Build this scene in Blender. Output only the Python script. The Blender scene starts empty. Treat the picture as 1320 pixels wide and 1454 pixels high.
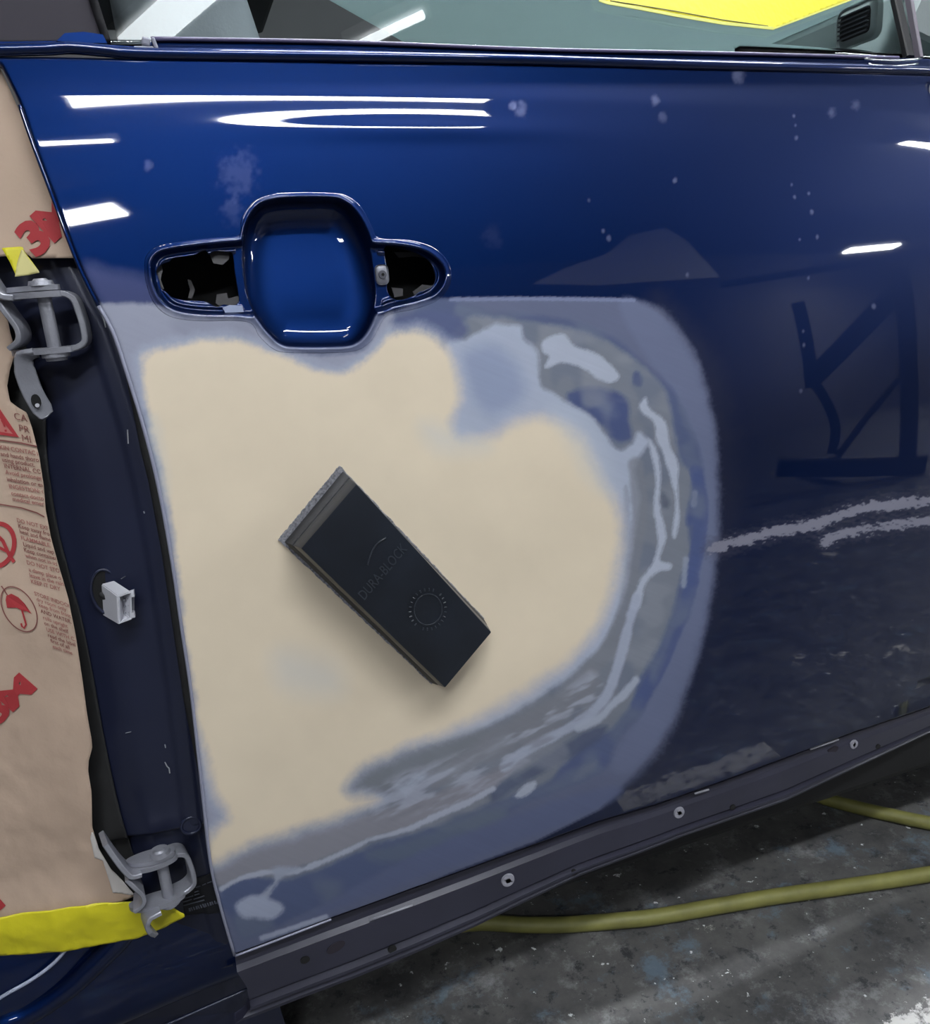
import bpy, bmesh, math, random
import numpy as np
from mathutils import Vector, Matrix, noise as mnoise

random.seed(7); RNG = np.random.default_rng(7)
SC = bpy.context.scene
# ------------------------------------------------------------------ camera
FPX = 1150.0                                    # focal length in pixels of the 1320 x 1454 frame
def _n(v): v = np.array(v, float); return v/np.linalg.norm(v)
def _axes(vh, s):
    a, b = vh[0]-660, vh[1]-727
    Y = (-FPX*FPX-a*(-590+s*257))/(a*s+b); vx = -590+s*(257+Y)
    X = _n((a, b, FPX)); D = np.array((vx, Y, FPX)); D = _n(D-X*(D@X))
    return np.stack([X, np.cross(X, D), -D])    # rows: world axes seen in the camera (right, down, forward)
RW = _axes((4210, 131), .208)
CAM = np.array([0.0, -0.6151, 0.8106])
cd = bpy.data.cameras.new('camera'); cam = bpy.data.objects.new('camera', cd); SC.collection.objects.link(cam)
cd.sensor_fit = 'VERTICAL'; cd.sensor_height = 36.0; cd.lens = 36.0*FPX/1454; cd.clip_start = .02
M = Matrix([[RW[i][0], -RW[i][1], -RW[i][2]] for i in range(3)]).to_4x4()
M.translation = Vector(CAM); cam.matrix_world = M
SC.camera = cam
# ------------------------------------------------------------------ world, exposure
wd = bpy.data.worlds.new('world'); SC.world = wd; wd.use_nodes = True
wd.node_tree.nodes['Background'].inputs[0].default_value = (.55, .62, .75, 1)
wd.node_tree.nodes['Background'].inputs[1].default_value = .03
vs = SC.view_settings; vs.view_transform = 'Standard'; vs.look = 'None'; vs.gamma = 1; vs.use_curve_mapping = False
vs.exposure = 0.06
try: SC.cycles.use_denoising = True
except Exception: pass
SC.cycles.max_bounces = 10; SC.cycles.sample_clamp_indirect = 6.0

# the workshop's lamps: end, end, width, watts, label
LAMPS = [
    ('ceiling_light', (-.5, -1.72, 2.95), (1.35, -1.72, 2.95), .12, 62, 'white strip light hung over the car, longest beside the door'),
    ('ceiling_light', (-1.7, -3.35, 2.95), (-.55, -3.02, 2.95), .20, 56, 'white strip light near the rear corner of the workshop'),
    ('ceiling_light', (6.55, -4.0, 2.6), (7.35, -3.79, 2.6), .18, 110, 'short white strip light by the far front corner'),
    ('ceiling_light', (4.9, -1.76, 2.95), (7.2, -1.76, 2.95), .12, 150, 'long white strip light ahead of the car'),
    ('ceiling_light', (.2, .42, 2.95), (2.4, .42, 2.95), .16, 130, 'white strip light above the car cabin'),
    ('ceiling_light', (-.76, -2.06, 2.95), (-.40, -2.06, 2.95), .07, 5, 'short white lamp beside the long strip near the door rear edge'),
    ('ceiling_light', (-.17, -.99, 2.9), (.30, -.70, 2.9), .10, 2.2, 'small slanted white lamp above the handle'),
    ('ceiling_light', (.64, -.99, 2.9), (.91, -.87, 2.9), .024, .35, 'thin slanted white lamp above the door'),
]

# ------------------------------------------------------------------ helpers: pixels of the survey -> points on real surfaces
def rays(P):
    P = np.atleast_2d(np.array(P, float))
    d = np.stack([(P[:, 0]-660)/FPX, (P[:, 1]-727)/FPX, np.ones(len(P))], 1)
    return d@RW.T
def on_plane_y(P, y):
    d = rays(P); y = np.broadcast_to(np.array(y, float), (len(d),)); t = (y-CAM[1])/d[:, 1]; return CAM+d*t[:, None]
def on_plane_z(P, z):
    d = rays(P); t = (z-CAM[2])/d[:, 2]; return CAM+d*t[:, None]
def on_surf(P, S, off=0.0):
    y = np.full(len(np.atleast_2d(P)), 0.02)
    for _ in range(14):
        q = on_plane_y(P, y); y = S(q[:, 0], q[:, 2])+off
    return on_plane_y(P, y)
def project(q):
    c = (q-CAM)@RW
    return np.stack([660+FPX*c[:, 0]/c[:, 2], 727+FPX*c[:, 1]/c[:, 2]], 1)

def smooth_poly(P, closed=True, k=6):
    P = np.array(P, float); n = len(P); out = []
    for i in range(n if closed else n-1):
        g = (lambda j: P[j % n]) if closed else (lambda j: P[min(max(j, 0), n-1)])
        a, b, c, d = g(i-1), g(i), g(i+1), g(i+2)
        for t in np.arange(k)/k:
            out.append(.5*(2*b+(c-a)*t+(2*a-5*b+4*c-d)*t*t+(3*b-a-3*c+d)*t**3))
    if not closed: out.append(P[-1])
    return np.array(out)
def seg_dist(x, y, P, closed):
    n = len(P); best = np.full(x.shape, 1e9); ins = np.zeros(x.shape, bool)
    for i in range(n if closed else n-1):
        ax, ay = P[i]; bx, by = P[(i+1) % n]; dx, dy = bx-ax, by-ay; L = dx*dx+dy*dy+1e-18
        t = np.clip(((x-ax)*dx+(y-ay)*dy)/L, 0, 1)
        best = np.minimum(best, (x-ax-t*dx)**2+(y-ay-t*dy)**2)
        if closed and ay != by:
            ins ^= ((ay > y) != (by > y)) & (x < (bx-ax)*(y-ay)/(by-ay)+ax)
    d = np.sqrt(best); return np.where(ins, -d, d) if closed else d
def sdf(x, y, P, margin=1e9):
    """signed distance, negative inside; only worked out near the polygon"""
    P = np.asarray(P, float)
    if margin > 1e8: return seg_dist(x, y, P, True)
    m = (x > P[:, 0].min()-margin) & (x < P[:, 0].max()+margin) & (y > P[:, 1].min()-margin) & (y < P[:, 1].max()+margin)
    out = np.full(x.shape, margin); out[m] = np.minimum(seg_dist(x[m], y[m], P, True), margin); return out
def pdist(x, y, P, margin):
    P = np.asarray(P, float)
    m = (x > P[:, 0].min()-margin) & (x < P[:, 0].max()+margin) & (y > P[:, 1].min()-margin) & (y < P[:, 1].max()+margin)
    out = np.full(x.shape, margin); out[m] = seg_dist(x[m], y[m], P, False); return out
def sstep(a, b, v):
    t = np.clip((v-a)/(b-a), 0, 1); return t*t*(3-2*t)
def vnoise(x, y, seed=0):
    """value noise, smooth, -1..1"""
    r = np.random.default_rng(seed).random((64, 64))*2-1
    xi = np.floor(x).astype(int); yi = np.floor(y).astype(int); fx = x-xi; fy = y-yi
    fx = fx*fx*(3-2*fx); fy = fy*fy*(3-2*fy); g = lambda i, j: r[i % 64, j % 64]
    return (g(xi, yi)*(1-fx)+g(xi+1, yi)*fx)*(1-fy)+(g(xi, yi+1)*(1-fx)+g(xi+1, yi+1)*fx)*fy
def fbm(x, y, seed=0, o=4):
    s = 0; a = .5
    for i in range(o): s = s+a*vnoise(x*2**i+13.7*i, y*2**i+5.1*i, seed+i); a *= .5
    return s

def lin(c): return tuple(((v/255)/12.92 if v/255 <= .04045 else ((v/255+.055)/1.055)**2.4) for v in c)
# ------------------------------------------------------------------ materials
def mat(name, c, rough=.5, metal=0., coat=0., spec=.5, bump=None, vary=None, emit=None, trans=0., c_is_lin=False, coat_rough=.03):
    m = bpy.data.materials.new(name); m.use_nodes = True; nt = m.node_tree; b = nt.nodes['Principled BSDF']
    col = (*(c if c_is_lin else lin(c)), 1)
    b.inputs['Base Color'].default_value = col; b.inputs['Roughness'].default_value = rough; b.inputs['Metallic'].default_value = metal
    b.inputs['Coat Weight'].default_value = coat; b.inputs['Coat Roughness'].default_value = coat_rough; b.inputs['Specular IOR Level'].default_value = spec
    b.inputs['Transmission Weight'].default_value = trans
    tc = nt.nodes.new('ShaderNodeTexCoord')
    if vary:                                     # (scale, strength, detail)
        n = nt.nodes.new('ShaderNodeTexNoise'); n.inputs['Scale'].default_value = vary[0]; n.inputs['Detail'].default_value = 6
        r = nt.nodes.new('ShaderNodeMapRange'); r.inputs[1].default_value = .3; r.inputs[2].default_value = .7
        r.inputs[3].default_value = 1-vary[1]; r.inputs[4].default_value = 1+vary[1]
        x = nt.nodes.new('ShaderNodeMixRGB'); x.blend_type = 'MULTIPLY'; x.inputs[0].default_value = 1; x.inputs[1].default_value = col
        nt.links.new(tc.outputs['Object'], n.inputs['Vector']); nt.links.new(n.outputs[0], r.inputs[0]); nt.links.new(r.outputs[0], x.inputs[2]); nt.links.new(x.outputs[0], b.inputs['Base Color'])
    if bump:                                     # (scale, strength)
        n = nt.nodes.new('ShaderNodeTexNoise'); n.inputs['Scale'].default_value = bump[0]; n.inputs['Detail'].default_value = 5
        u = nt.nodes.new('ShaderNodeBump'); u.inputs['Strength'].default_value = bump[1]; u.inputs['Distance'].default_value = .002
        nt.links.new(tc.outputs['Object'], n.inputs['Vector']); nt.links.new(n.outputs[0], u.inputs['Height']); nt.links.new(u.outputs[0], b.inputs['Normal'])
    if emit: b.inputs['Emission Color'].default_value = (*emit[0], 1); b.inputs['Emission Strength'].default_value = emit[1]
    return m
def attr_mat(name, rough_gloss=.52, rough_matte=.55, coat=.85, metal=.96):
    m = bpy.data.materials.new(name); m.use_nodes = True; nt = m.node_tree; b = nt.nodes['Principled BSDF']
    a = nt.nodes.new('ShaderNodeAttribute'); a.attribute_name = 'paint'
    nt.links.new(a.outputs['Color'], b.inputs['Base Color'])
    def m2(lo, hi):
        r = nt.nodes.new('ShaderNodeMapRange'); r.inputs[3].default_value = lo; r.inputs[4].default_value = hi; nt.links.new(a.outputs['Alpha'], r.inputs[0]); return r.outputs[0]
    nt.links.new(m2(rough_matte, rough_gloss), b.inputs['Roughness']); nt.links.new(m2(0, metal), b.inputs['Metallic']); nt.links.new(m2(0, coat), b.inputs['Coat Weight'])
    nt.links.new(m2(.35, .5), b.inputs['Specular IOR Level'])
    b.inputs['Coat Roughness'].default_value = .025
    return m
BLUE = (.0008, .0118, .072)
M_paint = attr_mat('door_paint')
M_blue = mat('blue_clearcoat', BLUE, .45, .96, .85, c_is_lin=True)
M_navy = mat('jamb_paint', (.0135, .0175, .045), .42, .25, .35, c_is_lin=True, vary=(9, .12), coat_rough=.2)
M_black = mat('black_plastic', (22, 22, 26), .45, bump=(900, .12))
M_void = mat('dark_cavity', (6, 6, 8), .8)
M_rubber = mat('black_rubber', (36, 36, 37), .6, vary=(40, .25))
M_steel = mat('zinc_steel', (146, 147, 156), .46, .45, bump=(500, .2), vary=(60, .12))
M_steel_dk = mat('dull_steel', (98, 99, 108), .5, .5, bump=(500, .2))
M_paper = mat('kraft_paper', (186, 163, 145), .72, spec=.25, vary=(14, .04), bump=(260, .12))
M_paper_edge = mat('torn_paper', (200, 194, 190), .8)
M_red = mat('red_ink', (166, 58, 62), .7, spec=.2)
M_pink = mat('pale_red_ink', (158, 104, 98), .7, spec=.2)
M_brown = mat('brown_ink', (132, 82, 78), .7, spec=.2)
M_yellow = mat('yellow_tape', (214, 204, 34), .5, vary=(18, .07), bump=(120, .2))
M_cream = mat('cream_tape', (205, 196, 130), .55)
M_film_edge = mat('pale_yellow_hem', (190, 190, 90), .5)
M_white_plastic = mat('white_plastic', (196, 196, 204), .4)
M_flange = mat('sill_paint', (44, 44, 58), .42, .2, .25, vary=(12, .15), coat_rough=.25)
M_grommet = mat('grey_grommet', (140, 140, 150), .6)
M_block = mat('black_block_plastic', (22, 27, 36), .36, spec=.5, vary=(22, .35), bump=(300, .06))
M_foam = mat('grey_block_side', (46, 47, 51), .7, bump=(300, .3), vary=(80, .12))
M_grit = mat('grey_sandpaper', (150, 150, 158), .9, bump=(1500, 1.0), vary=(500, .55))
M_sash = mat('matte_sash', (48, 45, 52), .7, spec=.12, vary=(20, .06))
M_hose = mat('yellow_hose', (120, 118, 64), .55, vary=(30, .2))

# ------------------------------------------------------------------ object helpers
COL = SC.collection
def thing(name, label, cat, loc=(0, 0, 0), group=None):
    o = bpy.data.objects.new(name, None); COL.objects.link(o); o.location = loc; o.empty_display_size = .05
    o['label'] = label; o['category'] = cat
    if group: o['group'] = group
    return o
def tag(o, label, cat, group=None):
    o['label'] = label; o['category'] = cat
    if group: o['group'] = group
    return o
def link(name, me, m, parent=None, label=None, kind=None):
    o = bpy.data.objects.new(name, me); COL.objects.link(o)
    if m: me.materials.append(m)
    if parent is not None:
        o.parent = parent
        if parent.parent is None: o.matrix_parent_inverse = Matrix.Translation(-Vector(parent.location))
    if label: o['label'] = label
    if kind: o['kind'] = kind
    return o
def mesh_np(name, V, F, smooth=True):
    me = bpy.data.meshes.new(name)
    V = np.asarray(V, np.float32); F = np.asarray(F, np.int32)
    k = F.shape[1]
    me.vertices.add(len(V)); me.vertices.foreach_set('co', V.ravel())
    me.loops.add(F.size); me.loops.foreach_set('vertex_index', F.ravel())
    me.polygons.add(len(F)); me.polygons.foreach_set('loop_start', np.arange(0, F.size, k, dtype=np.int32))
    me.update(calc_edges=True)
    me.polygons.foreach_set('use_smooth', np.full(len(F), smooth)); me.update()
    return me
def bm_mesh(name, bm, smooth=False, angle=None):
    me = bpy.data.meshes.new(name); bmesh.ops.recalc_face_normals(bm, faces=bm.faces); bm.to_mesh(me); bm.free()
    if smooth:
        for p in me.polygons: p.use_smooth = True
        if angle: me.set_sharp_from_angle(angle=math.radians(angle))
    return me
def box_bm(bm, c, s, rot=None, bev=0., seg=2):
    r = bmesh.ops.create_cube(bm, size=1); vs_ = r['verts']
    bmesh.ops.scale(bm, vec=s, verts=vs_)
    if bev: 
        es = list({e for v in vs_ for e in v.link_edges}); g = bmesh.ops.bevel(bm, geom=es, offset=bev, segments=seg, affect='EDGES', profile=.5); vs_ = list({v for f in g['faces'] for v in f.verts} | {v for v in vs_ if v.is_valid})
    if rot is not None: bmesh.ops.rotate(bm, cent=(0, 0, 0), matrix=rot, verts=vs_)
    bmesh.ops.translate(bm, vec=c, verts=vs_); return vs_
def cyl_bm(bm, a, b, r1, r2=None, seg=20):
    a = Vector(a); b = Vector(b); d = b-a; r2 = r1 if r2 is None else r2
    g = bmesh.ops.create_cone(bm, cap_ends=True, segments=seg, radius1=r1, radius2=r2, depth=d.length)['verts']
    bmesh.ops.rotate(bm, cent=(0, 0, 0), matrix=Vector((0, 0, 1)).rotation_difference(d).to_matrix(), verts=g)
    bmesh.ops.translate(bm, vec=(a+b)/2, verts=g); return g
def hexa_bm(bm, P):
    v = [bm.verts.new(p) for p in P]
    for f in ((0, 1, 2, 3), (7, 6, 5, 4), (0, 4, 5, 1), (1, 5, 6, 2), (2, 6, 7, 3), (3, 7, 4, 0)): bm.faces.new([v[i] for i in f])
    return v
def strap_bm(bm, path, wid, thick, wdir, bev=.0006):
    """flat bar of section wid x thick swept along a 3-D path; wdir = direction of its width (one, or one per point)"""
    P = [Vector(p) for p in path]; n = len(P); W = wdir if isinstance(wdir, list) else [wdir]*n; Wd = wid if isinstance(wid, list) else [wid]*n
    rings = []
    for i in range(n):
        t = (P[min(i+1, n-1)]-P[max(i-1, 0)]).normalized(); w = Vector(W[i]); w = (w-t*w.dot(t)).normalized(); q = t.cross(w)
        a, b = Wd[i]/2, thick/2; c = min(a, b)*.35
        sec = [(-a+c, -b), (a-c, -b), (a, -b+c), (a, b-c), (a-c, b), (-a+c, b), (-a, b-c), (-a, -b+c)]
        rings.append([bm.verts.new(P[i]+w*u+q*v) for u, v in sec])
    for i in range(n-1):
        for k in range(8): bm.faces.new((rings[i][k], rings[i][(k+1) % 8], rings[i+1][(k+1) % 8], rings[i+1][k]))
    bm.faces.new(rings[0][::-1]); bm.faces.new(rings[-1])
def tube_bm(bm, path, r, seg=10, cap=True):
    P = [Vector(p) for p in path]; n = len(P); rings = []; up = None
    R_ = r if isinstance(r, (list, tuple)) else [r]*n
    for i in range(n):
        t = (P[min(i+1, n-1)]-P[max(i-1, 0)]).normalized()
        if up is None: up = t.orthogonal().normalized()
        up = (up-t*up.dot(t)).normalized(); q = t.cross(up)
        rings.append([bm.verts.new(P[i]+(up*math.cos(2*math.pi*k/seg)+q*math.sin(2*math.pi*k/seg))*R_[i]) for k in range(seg)])
    for i in range(n-1):
        for k in range(seg): bm.faces.new((rings[i][k], rings[i][(k+1) % seg], rings[i+1][(k+1) % seg], rings[i+1][k]))
    if cap: bm.faces.new(rings[0][::-1]); bm.faces.new(rings[-1])

def sheet(name, outline, S, m, parent=None, step=.004, thick=.0006, off=0., label=None, curve=True, extra=None, pts=None):
    """a sheet cut to an outline (survey pixels) that follows the surface y = S(x, z); real thickness"""
    P = smooth_poly(outline, True, 4) if curve else np.array(outline, float)
    Q = on_surf(P, S, off) if pts is None else pts
    V, F, sd = trimmed_grid(Q[:, [0, 2]], step)
    y = S(V[:, 0], V[:, 1])+off
    V3 = np.stack([V[:, 0], y, V[:, 1]], 1)
    V3, F = thicken(V3, F, thick)
    return link(name, mesh_np(name, V3, F), m, parent, label)
def trimmed_grid(poly, step, holes=(), bounds=None):
    poly = np.asarray(poly); x0, z0 = poly.min(0)-step; x1, z1 = poly.max(0)+step
    nx = int((x1-x0)/step)+2; nz = int((z1-z0)/step)+2
    gx, gz = np.meshgrid(x0+np.arange(nx)*step, z0+np.arange(nz)*step, indexing='ij')
    x = gx.ravel().copy(); z = gz.ravel().copy()
    def sd_(x, z):
        s = sdf(x, z, poly)
        for h in holes: s = np.maximum(s, -sdf(x, z, h, step*6))
        return s
    i, j = np.meshgrid(np.arange(nx-1), np.arange(nz-1), indexing='ij'); i = i.ravel(); j = j.ravel()
    F = np.stack([i*nz+j, (i+1)*nz+j, (i+1)*nz+j+1, i*nz+j+1], 1)
    s = sd_(x, z)
    keep = s[F].mean(1) < 0
    used_keep = np.zeros(len(x), bool); used_keep[F[keep].ravel()] = True
    used_drop = np.zeros(len(x), bool); used_drop[F[~keep].ravel()] = True
    b = used_keep & used_drop
    h = step*.05
    for _ in range(3):
        xb, zb = x[b], z[b]; s0 = sd_(xb, zb); gx_ = (sd_(xb+h, zb)-sd_(xb-h, zb))/(2*h); gz_ = (sd_(xb, zb+h)-sd_(xb, zb-h))/(2*h)
        g2 = np.maximum(gx_**2+gz_**2, .25); x[b] -= s0*gx_/g2; z[b] -= s0*gz_/g2
    F = F[keep]; idx = np.unique(F); mp = np.full(len(x), -1); mp[idx] = np.arange(len(idx))
    return np.stack([x[idx], z[idx]], 1), mp[F], s[idx]
def border_edges(F):
    E = np.concatenate([F[:, [0, 1]], F[:, [1, 2]], F[:, [2, 3]], F[:, [3, 0]]]); k = np.sort(E, 1).astype(np.int64); key = k[:, 0]*10**8+k[:, 1]
    _, inv, cnt = np.unique(key, return_inverse=True, return_counts=True); return E[cnt[inv] == 1]
def thicken(V, F, t, axis=1):
    n = len(V); V2 = V.copy(); V2[:, axis] += t; B = border_edges(F)
    return np.concatenate([V, V2]), np.concatenate([F, F[:, ::-1]+n, np.stack([B[:, 1], B[:, 0], B[:, 0]+n, B[:, 1]+n], 1)])
def add_rim(V, F, t):
    """turned-in edge along every border"""
    B = border_edges(F); ids = np.unique(B); mp = np.full(len(V), -1); mp[ids] = len(V)+np.arange(len(ids)); R_ = V[ids].copy(); R_[:, 1] += t
    return np.concatenate([V, R_]), np.concatenate([F, np.stack([B[:, 1], B[:, 0], mp[B[:, 0]], mp[B[:, 1]]], 1)])

# ================================================================== the room
M_conc = bpy.data.materials.new('painted_concrete'); M_conc.use_nodes = True
def concrete():
    nt = M_conc.node_tree; b = nt.nodes['Principled BSDF']; tc = nt.nodes.new('ShaderNodeTexCoord')
    def noise(sc, det=6, rough=.6, off=0):
        n = nt.nodes.new('ShaderNodeTexNoise'); n.inputs['Scale'].default_value = sc; n.inputs['Detail'].default_value = det; n.inputs['Roughness'].default_value = rough
        mp = nt.nodes.new('ShaderNodeMapping'); mp.inputs['Location'].default_value = (off, off*.7, 0); nt.links.new(tc.outputs['Object'], mp.inputs[0]); nt.links.new(mp.outputs[0], n.inputs['Vector']); return n.outputs[0]
    def ramp(s, a, c, x, y):
        r = nt.nodes.new('ShaderNodeValToRGB'); e = r.color_ramp.elements; e[0].position = a; e[0].color = (*x, 1); e[1].position = c; e[1].color = (*y, 1); nt.links.new(s, r.inputs[0]); return r.outputs[0]
    def mix(f, a, c):
        m = nt.nodes.new('ShaderNodeMixRGB'); nt.links.new(f, m.inputs[0]); nt.links.new(a, m.inputs[1])
        if isinstance(c, tuple): m.inputs[2].default_value = (*c, 1)
        else: nt.links.new(c, m.inputs[2])
        return m.outputs[0]
    W = (1, 1, 1); K = (0, 0, 0)
    base = ramp(noise(9, 9, .7), .32, .68, lin((52, 52, 54)), lin((98, 97, 96)))
    base = mix(ramp(noise(40, 8, .75, 3), .55, .62, K, W), base, lin((44, 45, 49)))
    base = mix(ramp(noise(8, 9, .75, 11), .555, .63, K, (.65, .65, .65)), base, lin((98, 116, 132)))
    base = mix(ramp(noise(55, 4, .6, 21), .66, .69, K, W), base, lin((205, 207, 208)))
    base = mix(ramp(noise(16, 9, .8, 71), .53, .72, K, (.75, .75, .75)), base, lin((150, 150, 152)))
    base = mix(ramp(noise(3.1, 9, .72, 31), .63, .66, K, W), base, lin((200, 196, 190)))
    # a worn white line painted on the floor
    sp = nt.nodes.new('ShaderNodeSeparateXYZ'); nt.links.new(tc.outputs['Object'], sp.inputs[0])
    def op(k, a, c):
        m = nt.nodes.new('ShaderNodeMath'); m.operation = k
        for q, v in ((0, a), (1, c)):
            if isinstance(v, (int, float)): m.inputs[q].default_value = v
            else: nt.links.new(v, m.inputs[q])
        return m.outputs[0]
    A_, B_ = on_plane_z([(1215, 1462), (1345, 1392)], 0.); d_ = (B_-A_)[:2]; d_ /= np.linalg.norm(d_); nx, ny = -d_[1], d_[0]
    dist = op('ADD', op('MULTIPLY', sp.outputs[0], float(nx)), op('SUBTRACT', op('MULTIPLY', sp.outputs[1], float(ny)), float(nx*A_[0]+ny*A_[1])))
    dist = op('ADD', op('ADD', dist, .035), op('MULTIPLY', op('SUBTRACT', noise(28, 8, .8, 51), .5), .11)); dist = op('LESS_THAN', op('ABSOLUTE', dist, 0.), .026)
    dist = op('MULTIPLY', dist, op('LESS_THAN', op('ABSOLUTE', op('SUBTRACT', op('ADD', op('MULTIPLY', sp.outputs[0], float(d_[0])), op('MULTIPLY', sp.outputs[1], float(d_[1]))), float(d_ @ ((A_+B_)/2)[:2])), 0.), .15))
    wear = ramp(noise(45, 8, .8, 61), .40, .50, K, W)
    base = mix(op('MULTIPLY', dist, wear), base, lin((172, 170, 168)))
    nt.links.new(base, b.inputs['Base Color']); b.inputs['Roughness'].default_value = .62
    u = nt.nodes.new('ShaderNodeBump'); u.inputs['Strength'].default_value = .35; u.inputs['Distance'].default_value = .002
    nt.links.new(noise(120, 6), u.inputs['Height']); nt.links.new(u.outputs[0], b.inputs['Normal'])
M_wall = mat('painted_block_wall', (112, 110, 112), .8, vary=(2, .1), bump=(60, .2))
M_ceil = mat('ceiling_sheet', (82, 84, 90), .8, vary=(1, .08))
RX0, RX1, RY0, RY1, RZ = -4.2, 9.2, -5.2, 4.0, 3.1
def struct(name, c, s, m):
    bm = bmesh.new(); box_bm(bm, c, s); o = link(name, bm_mesh(name, bm), m); o['kind'] = 'structure'; return o
cx, cy = (RX0+RX1)/2, (RY0+RY1)/2
concrete()
struct('floor', (cx, cy, -.05), (RX1-RX0, RY1-RY0, .1), M_conc)
struct('ceiling', (cx, cy, RZ+.05), (RX1-RX0, RY1-RY0, .1), M_ceil)
struct('wall_left', (RX0-.05, cy, RZ/2), (.1, RY1-RY0, RZ), M_wall)
struct('wall_right', (RX1+.05, cy, RZ/2), (.1, RY1-RY0, RZ), M_wall)
struct('wall_front', (cx, RY0-.05, RZ/2), (RX1-RX0+.2, .1, RZ), M_wall)
struct('wall_back', (cx, RY1+.05, RZ/2), (RX1-RX0+.2, .1, RZ), M_wall)
M_tube = None
M_fix = mat('lamp_housing', (190, 190, 190), .5)
def build_lamps():
    for i, (nm, a, b, w, watts, lab) in enumerate(LAMPS):
        a = Vector(a); b = Vector(b); c = (a+b)/2; L = (b-a).length; d = (b-a).normalized()
        rot = Vector((1, 0, 0)).rotation_difference(d)
        t = thing(nm, lab, 'ceiling light', c)
        bm = bmesh.new(); box_bm(bm, c+Vector((0, 0, .055)), (L+.06, w+.04, .05), None, .008)
        for v in bm.verts: v.co = c+rot@(v.co-c)
        link('housing', bm_mesh('housing', bm), M_fix, t)
        area = L*w*2+w*.04
        m = mat('lamp_diffuser', (240, 240, 240), .5, emit=((.93, .97, 1.0), watts/(math.pi*L*w)))
        bm = bmesh.new(); box_bm(bm, c+Vector((0, 0, .018)), (L, w, .022), None, .006)
        for v in bm.verts: v.co = c+rot@(v.co-c)
        link('diffuser', bm_mesh('diffuser', bm), m, t)
build_lamps()

# ================================================================== the door's skin
ZK = np.array([.10, .27, .36, .50, .65, .76, .84, .90, .93, .96, .975, 1.05])
AK = np.radians([-16, -13, -7, 0, 4, 8, 12, 15, 16.8, 17.1, 18, 20])
_zz = np.linspace(.10, 1.05, 400); _yy = np.concatenate([[0], np.cumsum(np.tan(np.interp((_zz[1:]+_zz[:-1])/2, ZK, AK))*np.diff(_zz))]); _yy -= np.interp(.5, _zz, _yy)
def S0(x, z): return np.interp(z, _zz, _yy)+(x-.25)**2/9.0
def _line(p): q = on_surf(np.array(p, float), S0); return lambda x: np.interp(x, q[:, 0], q[:, 2], left=None) if False else q[0, 2]+(x-q[0, 0])*(q[1, 2]-q[0, 2])/(q[1, 0]-q[0, 0])
Z1 = _line([(100, 132), (1300, 160)]); Z2 = _line([(50, 201), (1300, 203)])
XB = on_surf([(585, 178)], S0)[0, 0]
def S1(x, z):
    """with the shoulder groove between the two creases"""
    z1, z2 = Z1(x), Z2(x)
    sp = lambda t, w: w*np.log1p(np.exp(np.clip(t/w, -40, 40)))
    g = .068*sp(z-z1, .0011)+.0125*sp(z-z2, .0011)
    zm = .52*z1+.48*z2; u = (x-XB)/.112; w = (z-zm+.0100)/.0080; g = g-.00092*np.exp(-u*u-w*w)
    return S0(x, z)+g
EDGE_L = [(-30, 22), (0, 92), (28, 150), (45, 200), (75, 280), (108, 368), (135, 425), (160, 470), (182, 535), (205, 610), (226, 695), (245, 800), (258, 890), (272, 985), (287, 1120), (299, 1225), (314, 1290), (333, 1356)]
LOWER = [(333, 1356), (466, 1306), (587, 1262), (760, 1200), (850, 1167), (932, 1143), (1020, 1112), (1107, 1080), (1213, 1040), (1320, 1004), (1440, 962)]
UPPER = [(1440, 110), (1320, 104), (1000, 96), (760, 90), (500, 86), (215, 80), (150, 80), (60, 78), (-30, 78)]
door_px = np.concatenate([smooth_poly([p for p in EDGE_L if p[1] >= 88], False, 4), LOWER[1:], UPPER, [(-20, 80)]])
door_xz = on_surf(door_px, S0)[:, [0, 2]]

CUP = [(362, 296), (378, 286), (410, 281), (470, 281), (490, 287), (505, 300), (520, 325), (531, 358), (537, 400), (538, 425), (532, 452), (518, 478), (500, 491), (470, 494), (420, 494), (398, 490), (380, 474), (362, 450), (350, 425), (344, 390), (343, 350), (349, 318)]
WL = [(213, 385), (214, 370), (224, 358), (245, 352), (290, 346), (335, 342), (362, 340), (372, 400), (366, 447), (330, 449), (280, 448), (245, 441), (226, 425), (216, 404)]
WR = [(510, 346), (535, 345), (575, 348), (603, 355), (622, 368), (632, 383), (631, 402), (616, 420), (590, 430), (560, 437), (536, 445), (510, 440)]
HL = [(222, 384), (229, 375), (241, 371), (246, 366), (275, 362), (284, 357), (293, 355), (297, 361), (304, 356), (322, 357), (331, 360), (334, 385), (338, 410), (340, 428), (330, 434), (318, 432), (308, 436), (292, 428), (262, 426), (243, 421), (237, 415), (229, 410), (226, 398)]
HR = [(548, 350), (562, 351), (585, 356), (604, 364), (614, 372), (619, 384), (621, 396), (616, 407), (600, 414), (588, 421), (570, 426), (560, 424), (553, 414), (552, 402), (554, 388), (551, 375), (549, 363)]
OUT = [(205, 385), (207, 364), (222, 350), (250, 344), (300, 338), (338, 334), (342, 312), (352, 294), (368, 281), (400, 274), (470, 274), (496, 280), (514, 296), (528, 322), (538, 338), (580, 341), (612, 350), (632, 366), (640, 384), (638, 405), (622, 426), (592, 438), (556, 446), (543, 456), (527, 484), (505, 498), (470, 501), (410, 501), (388, 496), (368, 478), (350, 457), (280, 456), (240, 449), (218, 430), (208, 405)]
xz = lambda P, k=6: on_surf(smooth_poly(P, True, k), S0)[:, [0, 2]]
CUPx, WLx, WRx, HLx, HRx, OUTx = xz(CUP), xz(WL), xz(WR), xz(HL, 3), xz(HR, 3), xz(OUT)
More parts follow.
